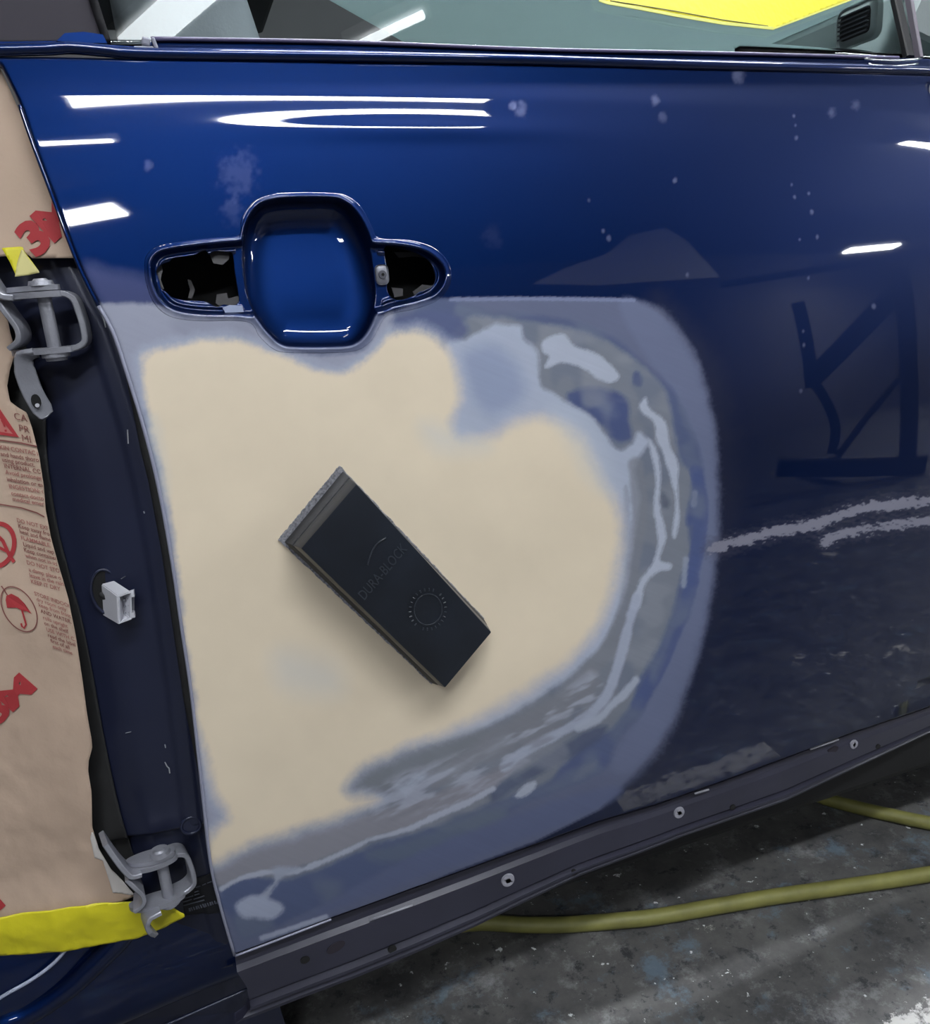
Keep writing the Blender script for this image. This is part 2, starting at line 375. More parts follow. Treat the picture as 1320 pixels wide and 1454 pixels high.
def S_handle(x, z):
    c = sdf(x, z, CUPx, .03); l = sdf(x, z, WLx, .02); r = sdf(x, z, WRx, .02)
    zc = (z-.776)/(.102)
    t = np.clip((-c+.0012)/.026, 0, 1); cup = (.017+.010*sstep(.1, .9, zc))*np.sqrt(np.maximum(1-(1-t)**2.2, 0))*sstep(-.0012, .003, -c)
    w = np.minimum(l, r)
    wing = .0062*sstep(-.0005, .005, -w)
    lip = -.0011*np.exp(-(np.minimum(np.minimum(c, w), .02)/.0022)**2)
    # a raised bead half way down the wing, as pressed in the metal
    bead = -.0016*np.exp(-((w+.0065)/.0016)**2)*(c > .004)
    return S1(x, z)+np.maximum(cup, wing)+lip+bead
# ------------------------------------------------------------------ paint, primer and filler (colours that belong to the surface)
def paint_colours(q):
    """rgb + gloss of the panel at the points q"""
    p = project(q); X, Y = p[:, 0], p[:, 1]
    wob = fbm(X/26, Y/26, 3)*7; wob2 = fbm(X/9, Y/9, 9)*3.0; fine = fbm(X/3.2, Y/3.2, 21)
    col = np.tile(np.array(BLUE), (len(X), 1)); gloss = np.ones(len(X))
    def lay(mask, c, g=None, k=1.):
        nonlocal col, gloss
        a = np.clip(mask*k, 0, 1)[:, None]; col = col*(1-a)+np.array(lin(c))*AL*a
        if g is not None: gloss = gloss*(1-a[:, 0])+g*a[:, 0]
    AL = 1.17
    def poly(P, soft, wv=1., wv2=.5, smooth=True, m=60):
        return lambda: None
    def area(P, soft=4., w1=.4, w2=.5, sm=True, bias=0.):
        Q = smooth_poly(P, True, 4) if sm else np.array(P, float)
        return 1-sstep(-soft, soft, sdf(X, Y, Q, 60)+wob*w1+wob2*w2-bias)
    def stroke(P, w, soft=2.5, w1=.3, w2=.5):
        d = pdist(X, Y, smooth_poly(P, False, 4), 60)
        return 1-sstep(-soft, soft, d-w+wob*w1+wob2*w2)
    # dulled, dusty clearcoat round the sanded patch
    lay(area([(120, 380), (160, 385), (215, 400), (230, 450), (160, 450)], 14), (70, 75, 110), .55, .5)
    lay(area([(920, 430), (985, 470), (1030, 560), (1045, 680), (1035, 800), (1000, 930), (960, 1050), (900, 1110), (850, 1000), (900, 600)], 26, 1.2, 1.), (42, 44, 66), .72, .55)
    A = [(-60, 432), (100, 432), (170, 432), (215, 432), (300, 452), (545, 447), (585, 432), (640, 424), (760, 423), (900, 425), (938, 440), (962, 468), (985, 510), (1003, 560), (1014, 620), (1019, 700), (1017, 770), (1012, 830), (996, 905), (980, 960), (958, 1025), (935, 1065), (905, 1100), (850, 1150), (760, 1195), (640, 1240), (480, 1310), (330, 1375), (260, 1300), (150, 700)]
    dA = sdf(X, Y, np.array(A, float), 60); softA = 2+9*sstep(880, 960, X+.4*(Y-430).clip(0, 100))
    hard = 1-sstep(-1, 1, (dA+wob*.5*sstep(860, 960, X)+fine*4*sstep(860, 960, X))/softA)
    lay(hard, (88, 94, 119), 0.)
    lay(area([(880, 425), (930, 437), (985, 500), (1015, 620), (1018, 760), (1000, 900), (960, 1010), (900, 1090), (870, 1080), (930, 980), (965, 880), (990, 760), (985, 650), (955, 560), (900, 480)], 6), (96, 103, 130), 0., .7)
    B = [(580, 452), (704, 442), (750, 445), (823, 459), (879, 484), (913, 515), (952, 550), (976, 595), (995, 651), (1002, 707), (994, 766), (984, 860), (955, 910), (931, 961), (913, 1010), (880, 1046), (858, 1092), (810, 1117), (755, 1137), (701, 1167), (628, 1207), (566, 1231), (489, 1269), (430, 1300), (370, 1325), (342, 1332), (328, 1300), (316, 1262), (420, 1100), (600, 800)]
    lay(area(B, 4), (74, 84, 115), 0.)
    Cg = [(640, 475), (704, 450), (739, 455), (795, 464), (851, 480), (886, 500), (914, 522), (941, 550), (955, 595), (962, 644), (972, 665), (987, 672), (983, 714), (974, 731), (979, 783), (966, 818), (957, 860), (940, 905), (922, 937), (905, 970), (896, 1000), (870, 1034), (834, 1052), (810, 1078), (780, 1108), (731, 1130), (698, 1140), (640, 1165), (600, 1178), (520, 1205), (440, 1240), (395, 1250), (355, 1243), (312, 1262), (300, 1225), (420, 1000), (600, 700)]
    lay(area(Cg, 4), (108, 113, 124), 0.)
    # bluer islands inside the grey
    lay(area([(806, 557), (851, 551), (889, 565), (895, 595), (897, 623), (875, 628), (858, 612), (837, 588), (812, 576)], 5), (64, 75, 113), 0.)
    lay(area([(838, 562), (862, 566), (880, 590), (866, 596), (846, 582)], 6), (84, 94, 124), 0., .6)
    lay(area([(900, 530), (908, 530), (910, 546), (900, 546)], 3), (66, 76, 112), 0.)
    lay(area([(985, 660), (997, 690), (990, 730), (975, 745), (980, 700)], 4), (66, 78, 116), 0.)
    lay(area([(940, 700), (950, 706), (948, 722), (938, 718)], 3), (78, 84, 100), 0.)
    lay(area([(984, 790), (990, 800), (978, 850), (970, 852)], 3), (70, 82, 120), 0.)
    lay(stroke([(988, 670), (996, 720), (988, 790), (976, 850), (955, 905), (935, 950), (905, 1000)], 9), (66, 78, 118), 0., .8)
    lay(stroke([(986, 700), (985, 716)], 4), (120, 128, 150), 0., .8)
    lay(stroke([(974, 795), (970, 832)], 3), (130, 138, 156), 0., .8)
    lay(area([(700, 1118), (745, 1095), (790, 1062), (830, 1040), (862, 1030), (850, 1052), (815, 1075), (770, 1098), (730, 1120), (700, 1140)], 4), (72, 80, 104), 0., .9)
    lay(area([(806, 1080), (850, 1066), (862, 1080), (838, 1104), (790, 1116), (790, 1098)], 4), (74, 84, 118), 0., .9)
    lay(area([(826, 1090), (846, 1080), (842, 1094), (815, 1108)], 4), (104, 110, 128), 0., .8)
    # blotchy sanding through the coats
    bl = sstep(-.02, .34, fbm(X/52, Y/40, 81, 2)); ring_ = area(B, 6)*(gloss < .2)
    lay(bl*ring_*(1-area(Cg, 10)), (96, 104, 122), None, .6)
    lay(sstep(0, .36, fbm(X/34, Y/44, 85, 2))*area(Cg, 6), (86, 95, 116), None, .45); lay(sstep(.02, .36, fbm(X/44, Y/30, 88, 2))*area(Cg, 6), (124, 128, 139), None, .5)
    # the flange strip below the filler
    lay(area([(520, 1210), (600, 1185), (690, 1150), (720, 1160), (660, 1190), (560, 1225)], 8), (92, 102, 116), 0., .55)
    lay(area([(640, 1190), (850, 1120), (880, 1130), (800, 1170), (560, 1260), (420, 1310), (470, 1280)], 6), (84, 92, 122), 0., .9)
    lay(area([(305, 1232), (345, 1210), (420, 1183), (500, 1160), (560, 1145), (640, 1120), (700, 1095), (745, 1070), (700, 1120), (640, 1150), (575, 1178), (520, 1195), (450, 1222), (395, 1240), (350, 1246), (312, 1260)], 4), (124, 124, 134), 0.)
    lay(stroke([(314, 1262), (345, 1246), (385, 1238), (420, 1238), (489, 1210), (524, 1193), (576, 1178), (614, 1161), (663, 1140), (700, 1120)], 3.2, 2), (156, 161, 178), 0., .85)
    lay(area([(385, 1232), (425, 1232), (398, 1250), (376, 1278), (368, 1276), (388, 1250)], 3), (142, 148, 166), 0., .9)
    lay(area([(336, 1283), (360, 1272), (392, 1280), (402, 1292), (385, 1304), (350, 1303), (338, 1294)], 4), (146, 153, 174), 0.)
    lay(stroke([(372, 1332), (420, 1316), (462, 1302)], 3, 2, .1, .2), (150, 156, 176), 0., .8)
    # pale feathered primer
    G = [(630, 500), (660, 482), (691, 465), (704, 458), (722, 462), (739, 463), (743, 480), (764, 501), (768, 546), (795, 565), (844, 597), (875, 637), (896, 630), (905, 612), (922, 626), (912, 640), (901, 665), (908, 714), (898, 769), (888, 835), (872, 880), (845, 925), (800, 965), (730, 1010), (660, 1050), (560, 1120), (600, 800)]
    lay(area(G, 4), (152, 159, 177), 0.)
    lay(area([(655, 505), (700, 490), (735, 520), (745, 560), (700, 590), (668, 560)], 16), (128, 138, 164), 0., .85)
    lay(area([(888, 690), (894, 740), (888, 790), (882, 790), (884, 740)], 3), (122, 126, 138), 0., .8)
    lay(stroke([(902, 660), (908, 720), (902, 770), (892, 840), (878, 890), (858, 930), (838, 950)], 10, 4), (112, 115, 124), 0., .75)
    for P, k in (([(771, 484), (795, 474), (806, 480), (816, 491), (851, 505), (879, 532), (868, 543), (851, 539), (826, 522), (795, 515), (774, 522), (780, 506), (771, 500)], 1.),
                 ([(907, 574), (917, 564), (924, 581), (945, 599), (952, 637), (962, 658), (962, 696), (964, 734), (959, 762), (954, 755), (959, 714), (952, 679), (941, 644), (931, 623), (928, 599), (910, 586)], 1.),
                 ([(920, 622), (934, 644), (938, 679), (936, 714), (945, 762), (936, 795), (952, 801), (948, 809), (934, 811), (917, 829), (908, 862), (895, 862), (907, 825), (928, 797), (934, 762), (928, 724), (931, 679), (924, 644)], 1.),
                 ([(728, 1131), (745, 1115), (760, 1110), (758, 1120), (742, 1132)], .9)):
        lay(area(P, 2.2, .25, .35), (155, 161, 177), 0., k)
    lay(stroke([(903, 850), (893, 885), (884, 920), (876, 950), (862, 985), (845, 1008), (818, 1027), (780, 1048), (745, 1066), (715, 1090)], 6.5, 3), (148, 154, 172), 0., .9)
    lay(stroke([(903, 966), (884, 988), (868, 1002), (850, 1020), (820, 1034)], 5, 3), (150, 156, 172), 0., .9)
    lay(area([(600, 1075), (700, 1030), (790, 985), (830, 945), (850, 960), (830, 1000), (760, 1045), (690, 1080), (620, 1110)], 8), (116, 118, 126), 0., .75)
    lay(stroke([(560, 1125), (640, 1092), (720, 1050)], 7, 8), (140, 145, 158), 0., .5)
    lay(area([(492, 1115), (515, 1088), (570, 1062), (640, 1045), (690, 1035), (660, 1068), (590, 1103), (530, 1128)], 7), (110, 114, 122), 0., .95)
    dz = area([(500, 1138), (560, 1105), (640, 1075), (700, 1045), (780, 1000), (838, 955), (852, 985), (800, 1040), (740, 1085), (670, 1128), (590, 1155), (530, 1165)], 8)
    sk = fbm((X*.90-Y*.43)/40, (Y*.90+X*.43)/9, 91, 3)
    lay(dz*sstep(-.05, .36, sk), (152, 156, 172), None, .7); lay(dz*sstep(.0, .4, -sk), (112, 113, 122), None, .6)
    lay(stroke([(640, 425), (760, 424), (900, 426)], 2.2, 1.5, .1, .2), (120, 128, 160), 0., .7)
    # bare grey round the handle and down the rear edge
    U = [(-60, 432), (110, 432), (160, 432), (215, 432), (262, 452), (350, 456), (400, 502), (430, 504), (490, 503), (520, 492), (548, 447), (562, 450), (556, 480), (540, 540), (210, 580), (240, 720), (258, 850), (290, 1060), (334, 1165), (300, 1205), (255, 1000), (190, 700)]
    lay(area(U, 4), (136, 139, 156), 0.)
    lay(area([(250, 452), (350, 456), (345, 490), (260, 480)], 8), (120, 123, 140), 0., .6)
    lay(area([(560, 450), (640, 444), (665, 470), (640, 486), (600, 470), (572, 480)], 6), (74, 83, 118), 0., .9)
    # cream filler
    FIL = [(202, 520), (206, 506), (222, 497), (250, 489), (290, 484), (330, 483), (365, 494), (400, 508), (440, 521), (478, 530), (498, 526), (518, 512), (540, 491), (565, 472), (598, 470), (622, 484), (638, 500), (648, 530), (652, 567), (640, 600), (655, 622), (700, 618), (730, 602), (765, 594), (800, 603), (828, 628), (850, 675), (872, 712), (880, 748), (876, 800), (866, 850), (846, 892), (812, 934), (765, 970), (735, 990), (681, 1018), (628, 1042), (576, 1060), (524, 1081), (498, 1104), (490, 1122), (505, 1132), (538, 1136), (492, 1156), (419, 1179), (350, 1200), (312, 1222), (292, 1226), (296, 1194), (312, 1172), (322, 1160), (306, 1130), (296, 1095), (286, 1050), (276, 1000), (263, 900), (250, 800), (236, 700), (218, 620), (208, 565)]
    sF = sdf(X, Y, smooth_poly(FIL, True, 4), 70)
    soft = 7+8*sstep(560, 700, X)+5*sstep(900, 1100, Y)
    e = sF+wob*.7+wob2*.8+fine*1.3
    lay(1-sstep(2, 20, sF+wob*.7+fine*2.5-4*sstep(600, 700, X)), (152, 158, 178), 0., .6)
    fm = 1-sstep(-1, 1, e/soft)
    lay(fm, (207, 193, 171), 0.)
    # worn-through tints in the filler
    for P, s_, k in (([(600, 600), (680, 620), (690, 640), (620, 640)], 20, .35), ([(395, 925), (470, 940), (480, 985), (400, 975)], 28, .35), ([(205, 600), (225, 600), (240, 700), (225, 690)], 10, .3), ([(780, 580), (840, 610), (880, 700), (840, 690)], 16, .3)):
        lay(area(P, s_), (176, 184, 192), 0., k)
    v = fbm(X/90, Y/90, 40)[:, None]*.05+fbm(X/30, Y/30, 41)[:, None]*.018
    col = np.where((gloss < .3)[:, None], col*(1+v), col)
    # long hair-line sanding marks in the grey
    hl = fbm((X*.92+Y*.38)/60, (Y*.92-X*.38)/2.2, 55)
    col = np.where(((gloss < .3) & (fm < .5))[:, None], col*(1+.045*hl)[:, None], col)
    # the two bright scores through the paint
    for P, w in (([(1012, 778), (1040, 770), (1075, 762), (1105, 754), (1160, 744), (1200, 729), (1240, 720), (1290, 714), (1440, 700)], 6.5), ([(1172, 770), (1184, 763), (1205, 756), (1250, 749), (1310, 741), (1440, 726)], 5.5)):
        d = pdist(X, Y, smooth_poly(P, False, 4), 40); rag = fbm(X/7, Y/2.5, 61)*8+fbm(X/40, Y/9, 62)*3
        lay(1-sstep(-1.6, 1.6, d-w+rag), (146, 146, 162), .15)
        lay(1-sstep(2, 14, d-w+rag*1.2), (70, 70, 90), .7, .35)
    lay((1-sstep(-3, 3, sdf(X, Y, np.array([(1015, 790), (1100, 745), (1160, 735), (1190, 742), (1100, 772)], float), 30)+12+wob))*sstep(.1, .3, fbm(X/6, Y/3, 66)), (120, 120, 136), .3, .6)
    # scuffs and small chips on the blue
    for (a, b, r, k) in ((1048, 105, 9, .55), (740, 155, 9, .35), (930, 143, 6, .4), (728, 150, 5, .4), (958, 257, 4, .6), (1180, 160, 6, .35), (1215, 150, 6, .3), (940, 166, 6, .25), (1127, 165, 2.5, .6), (1129, 178, 2.5, .6), (1131, 196, 3, .5), (1124, 262, 2.5, .6), (1128, 280, 2.5, .5), (1148, 275, 2.5, .5), (1152, 300, 3, .5), (1135, 340, 2, .5), (1160, 336, 2.5, .5), (975, 390, 3, .6), (1148, 395, 2.5, .5), (856, 327, 3, .5), (864, 338, 3, .4), (836, 284, 2.5, .4), (340, 250, 26, .10), (330, 300, 16, .08), (210, 235, 7, .16), (1140, 470, 2.5, .6), (1141, 490, 2.5, .6), (1137, 555, 2.5, .5), (1240, 435, 3, .5), (700, 335, 14, .05)):
        d = np.hypot(X-a, (Y-b)*.8)+wob2*r*.25; lay(1-sstep(r*.2, r*1.35, d), (140, 146, 180), None, k*.6)
    return np.concatenate([col, gloss[:, None]], 1), hard, fm

body = thing('car', 'dark blue car with a cream filler patch sanded into its door', 'car', (.3, .7, .15))
door = link('front_door', None, None, body, 'blue door with cream filler and a sanded grey ring')
def set_attr(me, c):
    a = me.color_attributes.new('paint', 'FLOAT_COLOR', 'POINT'); a.data.foreach_set('color', np.ascontiguousarray(c, np.float32).ravel())
def edge_round(x, z, poly, r=.0028):
    s = -sdf(x, z, poly, .02); t = np.clip(r-s, 0, r); return r-np.sqrt(np.maximum(r*r-t*t, 0))
def build_panel():
    V, F, _ = trimmed_grid(door_xz, .0010, holes=[OUTx])
    y = S1(V[:, 0], V[:, 1])+edge_round(V[:, 0], V[:, 1], door_xz)
    V3 = np.stack([V[:, 0], y, V[:, 1]], 1)
    C, hard, fm = paint_colours(V3)
    n0 = len(V3)
    V3b, Fb = add_rim(V3, F, .010)
    me = mesh_np('tmp', V3b, Fb); N = np.empty(len(V3b)*3, np.float32); me.vertex_normals.foreach_get('vector', N); N = N.reshape(-1, 3); bpy.data.meshes.remove(me)
    me = mesh_np('tmp', V3, F); N0 = np.empty(len(V3)*3, np.float32); me.vertex_normals.foreach_get('vector', N0); N[:n0] = N0.reshape(-1, 3); bpy.data.meshes.remove(me)
    Cb = np.concatenate([C, np.tile(np.array([[*BLUE, 1.]]), (len(V3b)-n0, 1))])
    mk = np.concatenate([np.where(fm > .5, 2, np.where(hard > .5, 1, 0)), np.zeros(len(V3b)-n0, int)])
    fk = mk[Fb].max(1); fk[len(F):] = 0
    for k, nm, lb in ((0, 'door_skin', None), (1, 'sanded_patch', 'matte grey and dull blue sanded ring around the filler'), (2, 'filler_patch', 'smooth cream body filler')):
        f = Fb[fk == k]; ids = np.unique(f); mp = np.full(len(V3b), -1); mp[ids] = np.arange(len(ids))
        me = mesh_np(nm, V3b[ids], mp[f]); me.normals_split_custom_set_from_vertices(N[ids].tolist()); set_attr(me, Cb[ids]); link(nm, me, M_paint, door, lb)
    V, F, _ = trimmed_grid(OUTx, .0006, holes=[HLx, HRx])
    V3 = np.stack([V[:, 0], S_handle(V[:, 0], V[:, 1]), V[:, 1]], 1)
    C, hard, fm = paint_colours(V3)
    w = np.minimum(np.minimum(sdf(V[:, 0], V[:, 1], CUPx, .03), sdf(V[:, 0], V[:, 1], WLx, .03)), sdf(V[:, 0], V[:, 1], WRx, .03))
    k = sstep(-.0012, .0004, w)[:, None]; C = np.array([[*BLUE, 1.]])*(1-k)+C*k
    n0 = len(V3); V3, F2 = add_rim(V3, F, .0016)
    me = mesh_np('handle_recess', V3, F2); set_attr(me, np.concatenate([C, np.tile(np.array([[.05, .05, .07, .3]]), (len(V3)-n0, 1))]))
    return link('handle_recess', me, M_paint, door, 'scooped blue handle cup between two ragged openings')
recess = build_panel()
def edge_bead():
    Q = smooth_poly(EDGE_L[2:], False, 5); Mb = mat('bare_edge_and_highlight', (150, 152, 172), .4, .2)
    def bead(P, r, m, lab=None):
        q = on_surf(P, S1, .0016); bm = bmesh.new(); tube_bm(bm, q, r, 8); link('edge_bead', bm_mesh('edge_bead', bm, True), m, door, lab)
    bead(Q[Q[:, 1] > 432], .0015, Mb, 'pale highlight line along the lower edge'); bead(Q[Q[:, 1] < 440], .0015, M_blue)
    bead(smooth_poly([(334, 1357), (400, 1332), (470, 1305)], False, 6), .0012, Mb, 'pale highlight line along the lower edge')  # highlight on the lower corner, painted as a pale bead
edge_bead()

# ------------------------------------------------------------------ inside of the handle openings
def catmull(P, k=5): return smooth_poly(P, False, k)
def handle_bits():
    S = lambda x, z: S0(x, z)
    # ragged stamped bracket pieces seen through the openings
    Mf = mat('dark_bracket', (58, 57, 60), .5, .3)
    def flake(pts, off, name='latch_bracket', m=Mf, th=.0012):
        Q = on_surf(np.array(pts, float), S, off); bm = bmesh.new(); f = [bm.verts.new(q) for q in Q]; b = [bm.verts.new(q+np.array([0, th, 0])) for q in Q]; n = len(f)
        bm.faces.new(f); bm.faces.new(b[::-1])
        for i in range(n): bm.faces.new((f[i], b[i], b[(i+1) % n], f[(i+1) % n]))
        return link(name, bm_mesh(name, bm), m, door)
    flake([(296, 355), (326, 357), (325, 368), (316, 376), (303, 374), (300, 366)], .010)
    flake([(308, 418), (322, 416), (324, 424), (338, 420), (342, 432), (316, 438), (306, 430)], .010)
    flake([(266, 397), (271, 398), (277, 412), (272, 424), (267, 423), (270, 411)], .030)
    flake([(222, 378), (229, 374), (231, 384), (228, 397), (233, 410), (228, 411), (223, 400)], .009)
    flake([(556, 408), (572, 410), (572, 420), (560, 422)], .010)
    flake([(586, 414), (600, 404), (616, 406), (604, 418), (590, 424)], .010)
    flake([(560, 358), (590, 358), (604, 366), (588, 364), (566, 366)], .016)
    # bright lower corner pad of the left opening
    Q = on_surf(np.array([(316, 437), (326, 433), (344, 434), (346, 443), (320, 444)], float), S, .0035); bm = bmesh.new()
    f = [bm.verts.new(q) for q in Q]; b = [bm.verts.new(q+np.array([0, .003, 0])) for q in Q]; bm.faces.new(f); bm.faces.new(b[::-1])
    for i in range(5): bm.faces.new((f[i], b[i], b[(i+1) % 5], f[(i+1) % 5]))
    link('handle_pad', bm_mesh('handle_pad', bm), mat('pale_blue_pad', (150, 160, 190), .3), door)
    # bolt plate of the right opening
    c = on_surf([(542, 390)], S, .0045)[0]; bm = bmesh.new()
    box_bm(bm, c, (.0105, .0045, .0155), None, .0038, 3)
    link('bolt_plate', bm_mesh('bolt_plate', bm, True, 40), M_steel, door)
    bm = bmesh.new(); cyl_bm(bm, c+np.array([0, -.0022, 0]), c+np.array([0, -.0034, 0]), .0034, .003, 18); link('bolt', bm_mesh('bolt', bm), M_steel_dk, door, 'round grey bolt head')
    bm = bmesh.new(); cyl_bm(bm, c+np.array([0, -.0030, 0]), c+np.array([0, -.0037, 0]), .0013, .0013, 6); link('bolt_socket', bm_mesh('bolt_socket', bm), M_void, door)
    # door inner shell, seen dark through the openings
    P = on_surf(np.array([(190, 320), (660, 320), (660, 470), (190, 470)], float), S, .05); bm = bmesh.new()
    hexa_bm(bm, list(P)+list(P+np.array([0, .02, 0]))); link('inner_shell', bm_mesh('inner_shell', bm), M_void, door)
handle_bits()

# ------------------------------------------------------------------ lower band of the door
BOT = [(353, 1449), (430, 1419), (507, 1390), (587, 1357), (677, 1317), (760, 1276), (825, 1245), (913, 1212), (971, 1189), (1116, 1139), (1220, 1090), (1320, 1042), (1440, 985)]
def lower_band():
    n = 160
    top = np.array(LOWER, float); bot = np.array(BOT, float)
    xs = np.linspace(333, 1440, n); tp = np.stack([xs, np.interp(xs, top[:, 0], top[:, 1])], 1)
    xb = 353+(xs-333)*(1440-353)/(1440-333); bp = np.stack([xb, np.interp(xb, bot[:, 0], bot[:, 1])], 1)
    T = on_surf(tp, S0, .004); yb = T[:, 1]-.006; B = on_plane_y(bp, yb)
    tt = np.array([0, .03, .10, .20, .25, .30, .50, .70, .735, .76, .80, .84, .87, .90, .95, 1.0])
    off = np.array([0, .004, .0055, .004, -.0005, -.001, 0, 0, .0035, .0035, -.002, -.002, .003, .003, .001, .002])
    V = []
    for k, t in enumerate(tt):
        q = T*(1-t)+B*t; q = q.copy(); q[:, 1] += off[k]*np.minimum(1, (T[:, 2]-B[:, 2])/.05); V.append(q)
    V = np.stack(V, 1)                                     # n x m x 3
    # wavy rear end
    we = np.interp(tt, [0, .25, .4, .55, .8, .92, 1.0], [0, -.001, .003, .005, .004, .000, -.012])
    V[0, :, 0] += we; V[1, :, 0] += we*.4
    m = len(tt); F = [(i*m+k, (i+1)*m+k, (i+1)*m+k+1, i*m+k+1) for i in range(n-1) for k in range(m-1)]
    V3, F3 = thicken(V.reshape(-1, 3), np.array(F), .012)
    o = link('lower_band', mesh_np('lower_band', V3, F3), M_flange, door, 'dull dark band with clip holes under the skin')
    o.data.set_sharp_from_angle(angle=math.radians(35))
    def at(p, d=0.):                                        # point of the band under a survey pixel
        x = p[0]; a = np.interp(x, top[:, 0], top[:, 1]); b = np.interp(x, bot[:, 0], bot[:, 1]); t = (p[1]-a)/(b-a)
        Y0 = on_surf([(x, a)], S0, .004)[0, 1]; return on_plane_y([p], Y0-.006*t-.0006-d)[0]
    for p, r in (((721, 1250), .0072), ((964, 1154), .0066), ((1212, 1057), .0058)):
        c = at(p, .001); bm = bmesh.new()
        g = bmesh.ops.create_cone(bm, cap_ends=False, segments=24, radius1=r, radius2=r*.92, depth=.002)['verts']
        inner = bmesh.ops.create_cone(bm, cap_ends=False, segments=24, radius1=r*.36, radius2=r*.38, depth=.002)['verts']
        bmesh.ops.bridge_loops(bm, edges=[e for e in bm.edges if all(abs(v.co.z-.001) < 1e-5 for v in e.verts)])
        bmesh.ops.rotate(bm, cent=(0, 0, 0), matrix=Matrix.Rotation(math.pi/2, 3, 'X'), verts=bm.verts); bmesh.ops.translate(bm, vec=c, verts=bm.verts)
        gm = link('grommet', bm_mesh('grommet', bm, True, 40), M_grommet, door, 'pale grey ring')
        bm = bmesh.new(); cyl_bm(bm, c+np.array([0, -.0006, 0]), c+np.array([0, .002, 0]), r*.38, None, 16); link('clip_hole', bm_mesh('clip_hole', bm), M_void, door)
    for p, r in (((433, 1363), .0036), ((557, 1348), .0034), ((815, 1239), .0032), ((1040, 1146), .003), ((1246, 1060), .003)):
        c = at(p); bm = bmesh.new(); cyl_bm(bm, c+np.array([0, -.0006, 0]), c+np.array([0, .002, 0]), r, None, 16)
        for v in bm.verts: v.co.x = c[0]+(v.co.x-c[0])*1.25
        link('clip_hole', bm_mesh('clip_hole', bm), M_void, door)
    for p, r in (((477, 1345), .009), ((1182, 1066), .008)):      # shallow oval dimples
        c = at(p); bm = bmesh.new(); cyl_bm(bm, c+np.array([0, -.0004, 0]), c+np.array([0, .002, 0]), r, None, 24)
        for v in bm.verts: v.co.z = c[2]+(v.co.z-c[2])*.55+(v.co.x-c[0])*.25
        link('dimple', bm_mesh('dimple', bm), M_sash, door)
    for a, b in (((524, 1307), (586, 1285)), ((1150, 1064), (1190, 1050)), ((986, 1127), (1006, 1121))):   # bright weld ridges
        A_, B_ = at(a, .0004), at(b, .0004); bm = bmesh.new(); tube_bm(bm, [A_, (A_+B_)/2, B_], .0011, 8); link('weld_ridge', bm_mesh('weld_ridge', bm, True), M_grommet, door)
lower_band()

# ------------------------------------------------------------------ belt, glass, frame
BELT = [(-40, 72), (60, 70), (100, 68), (150, 72), (215, 77), (500, 81), (760, 86), (1000, 93), (1320, 101), (1440, 106)]
def belt():
    P = on_surf(smooth_poly(BELT, False, 10), S1, -.0005); bm = bmesh.new(); tube_bm(bm, P, .0042, 14)
    o = link('belt_ridge', bm_mesh('belt_ridge', bm, True), M_blue, door)
    top = [(-40, 60), (85, 58), (150, 63), (204, 67), (213, 65), (216, 53), (480, 58), (760, 69), (1000, 74), (1200, 79), (1320, 84), (1440, 88)]
    low = [(-40, 74), (60, 73), (150, 75), (215, 79), (500, 83), (760, 88), (1000, 95), (1320, 103), (1440, 108)]
    xs = np.unique(np.concatenate([np.linspace(-40, 1440, 150), [204, 213, 216]])); tp = np.stack([xs, np.interp(xs, *np.array(top).T)], 1); lp = np.stack([xs, np.interp(xs, *np.array(low).T)], 1)
    A_ = on_surf(tp, S1, .010); B_ = on_surf(lp, S1, .004); Cc = A_+np.array([0, .018, -.002]); Rr = A_*.7+B_*.3+np.array([0, .002, 0])
    V = np.stack([B_, Rr, A_, Cc], 1).reshape(-1, 3); n = len(xs)
    F = np.array([(i*4+k, (i+1)*4+k, (i+1)*4+k+1, i*4+k+1) for i in range(n-1) for k in range(3)])
    me = mesh_np('belt_flange', V, F); me.set_sharp_from_angle(angle=math.radians(40)); link('belt_flange', me, M_blue, door)
    bm = bmesh.new(); tube_bm(bm, on_surf(smooth_poly([(214, 55), (480, 59.5), (760, 70), (1000, 75), (1275, 82)], False, 8), S1, .0085), .0016, 8)
    link('belt_seal', bm_mesh('belt_seal', bm, True), mat('grey_lilac_seal', (96, 90, 122), .35), door, 'thin greyish lilac seal lip')
    c = on_surf([(207, 60)], S1, .006)[0]; bm = bmesh.new()
    box_bm(bm, c, (.006, .006, .006), Matrix.Rotation(.3, 3, 'Y'), .0015); box_bm(bm, c+np.array([.006, 0, -.001]), (.003, .006, .008), Matrix.Rotation(-.25, 3, 'Y'), .001); box_bm(bm, c+np.array([-.002, 0, -.004]), (.014, .005, .002), None, .0008)
    link('seal_clip', bm_mesh('seal_clip', bm), mat('clip_plastic', (150, 152, 165), .25), door)
    for a, b in (((1228, 84), (1306, 84)), ((1233, 92), (1302, 91))):
        bm = bmesh.new(); tube_bm(bm, on_surf(smooth_poly([a, ((a[0]+b[0])/2, a[1]+2), b], False, 5), S1, -.002), .0014, 8); link('corner_trim', bm_mesh('corner_trim', bm, True), mat('bright_trim', (200, 205, 215), .15, 1.), door)
belt()
SG = lambda x, z: .092+(z-.97)*.42+(x-.25)**2/9.0
M_glass = mat('window_glass', (205, 216, 216), .0, spec=.5, trans=1.); M_glass.node_tree.nodes['Principled BSDF'].inputs['IOR'].default_value = 1.45
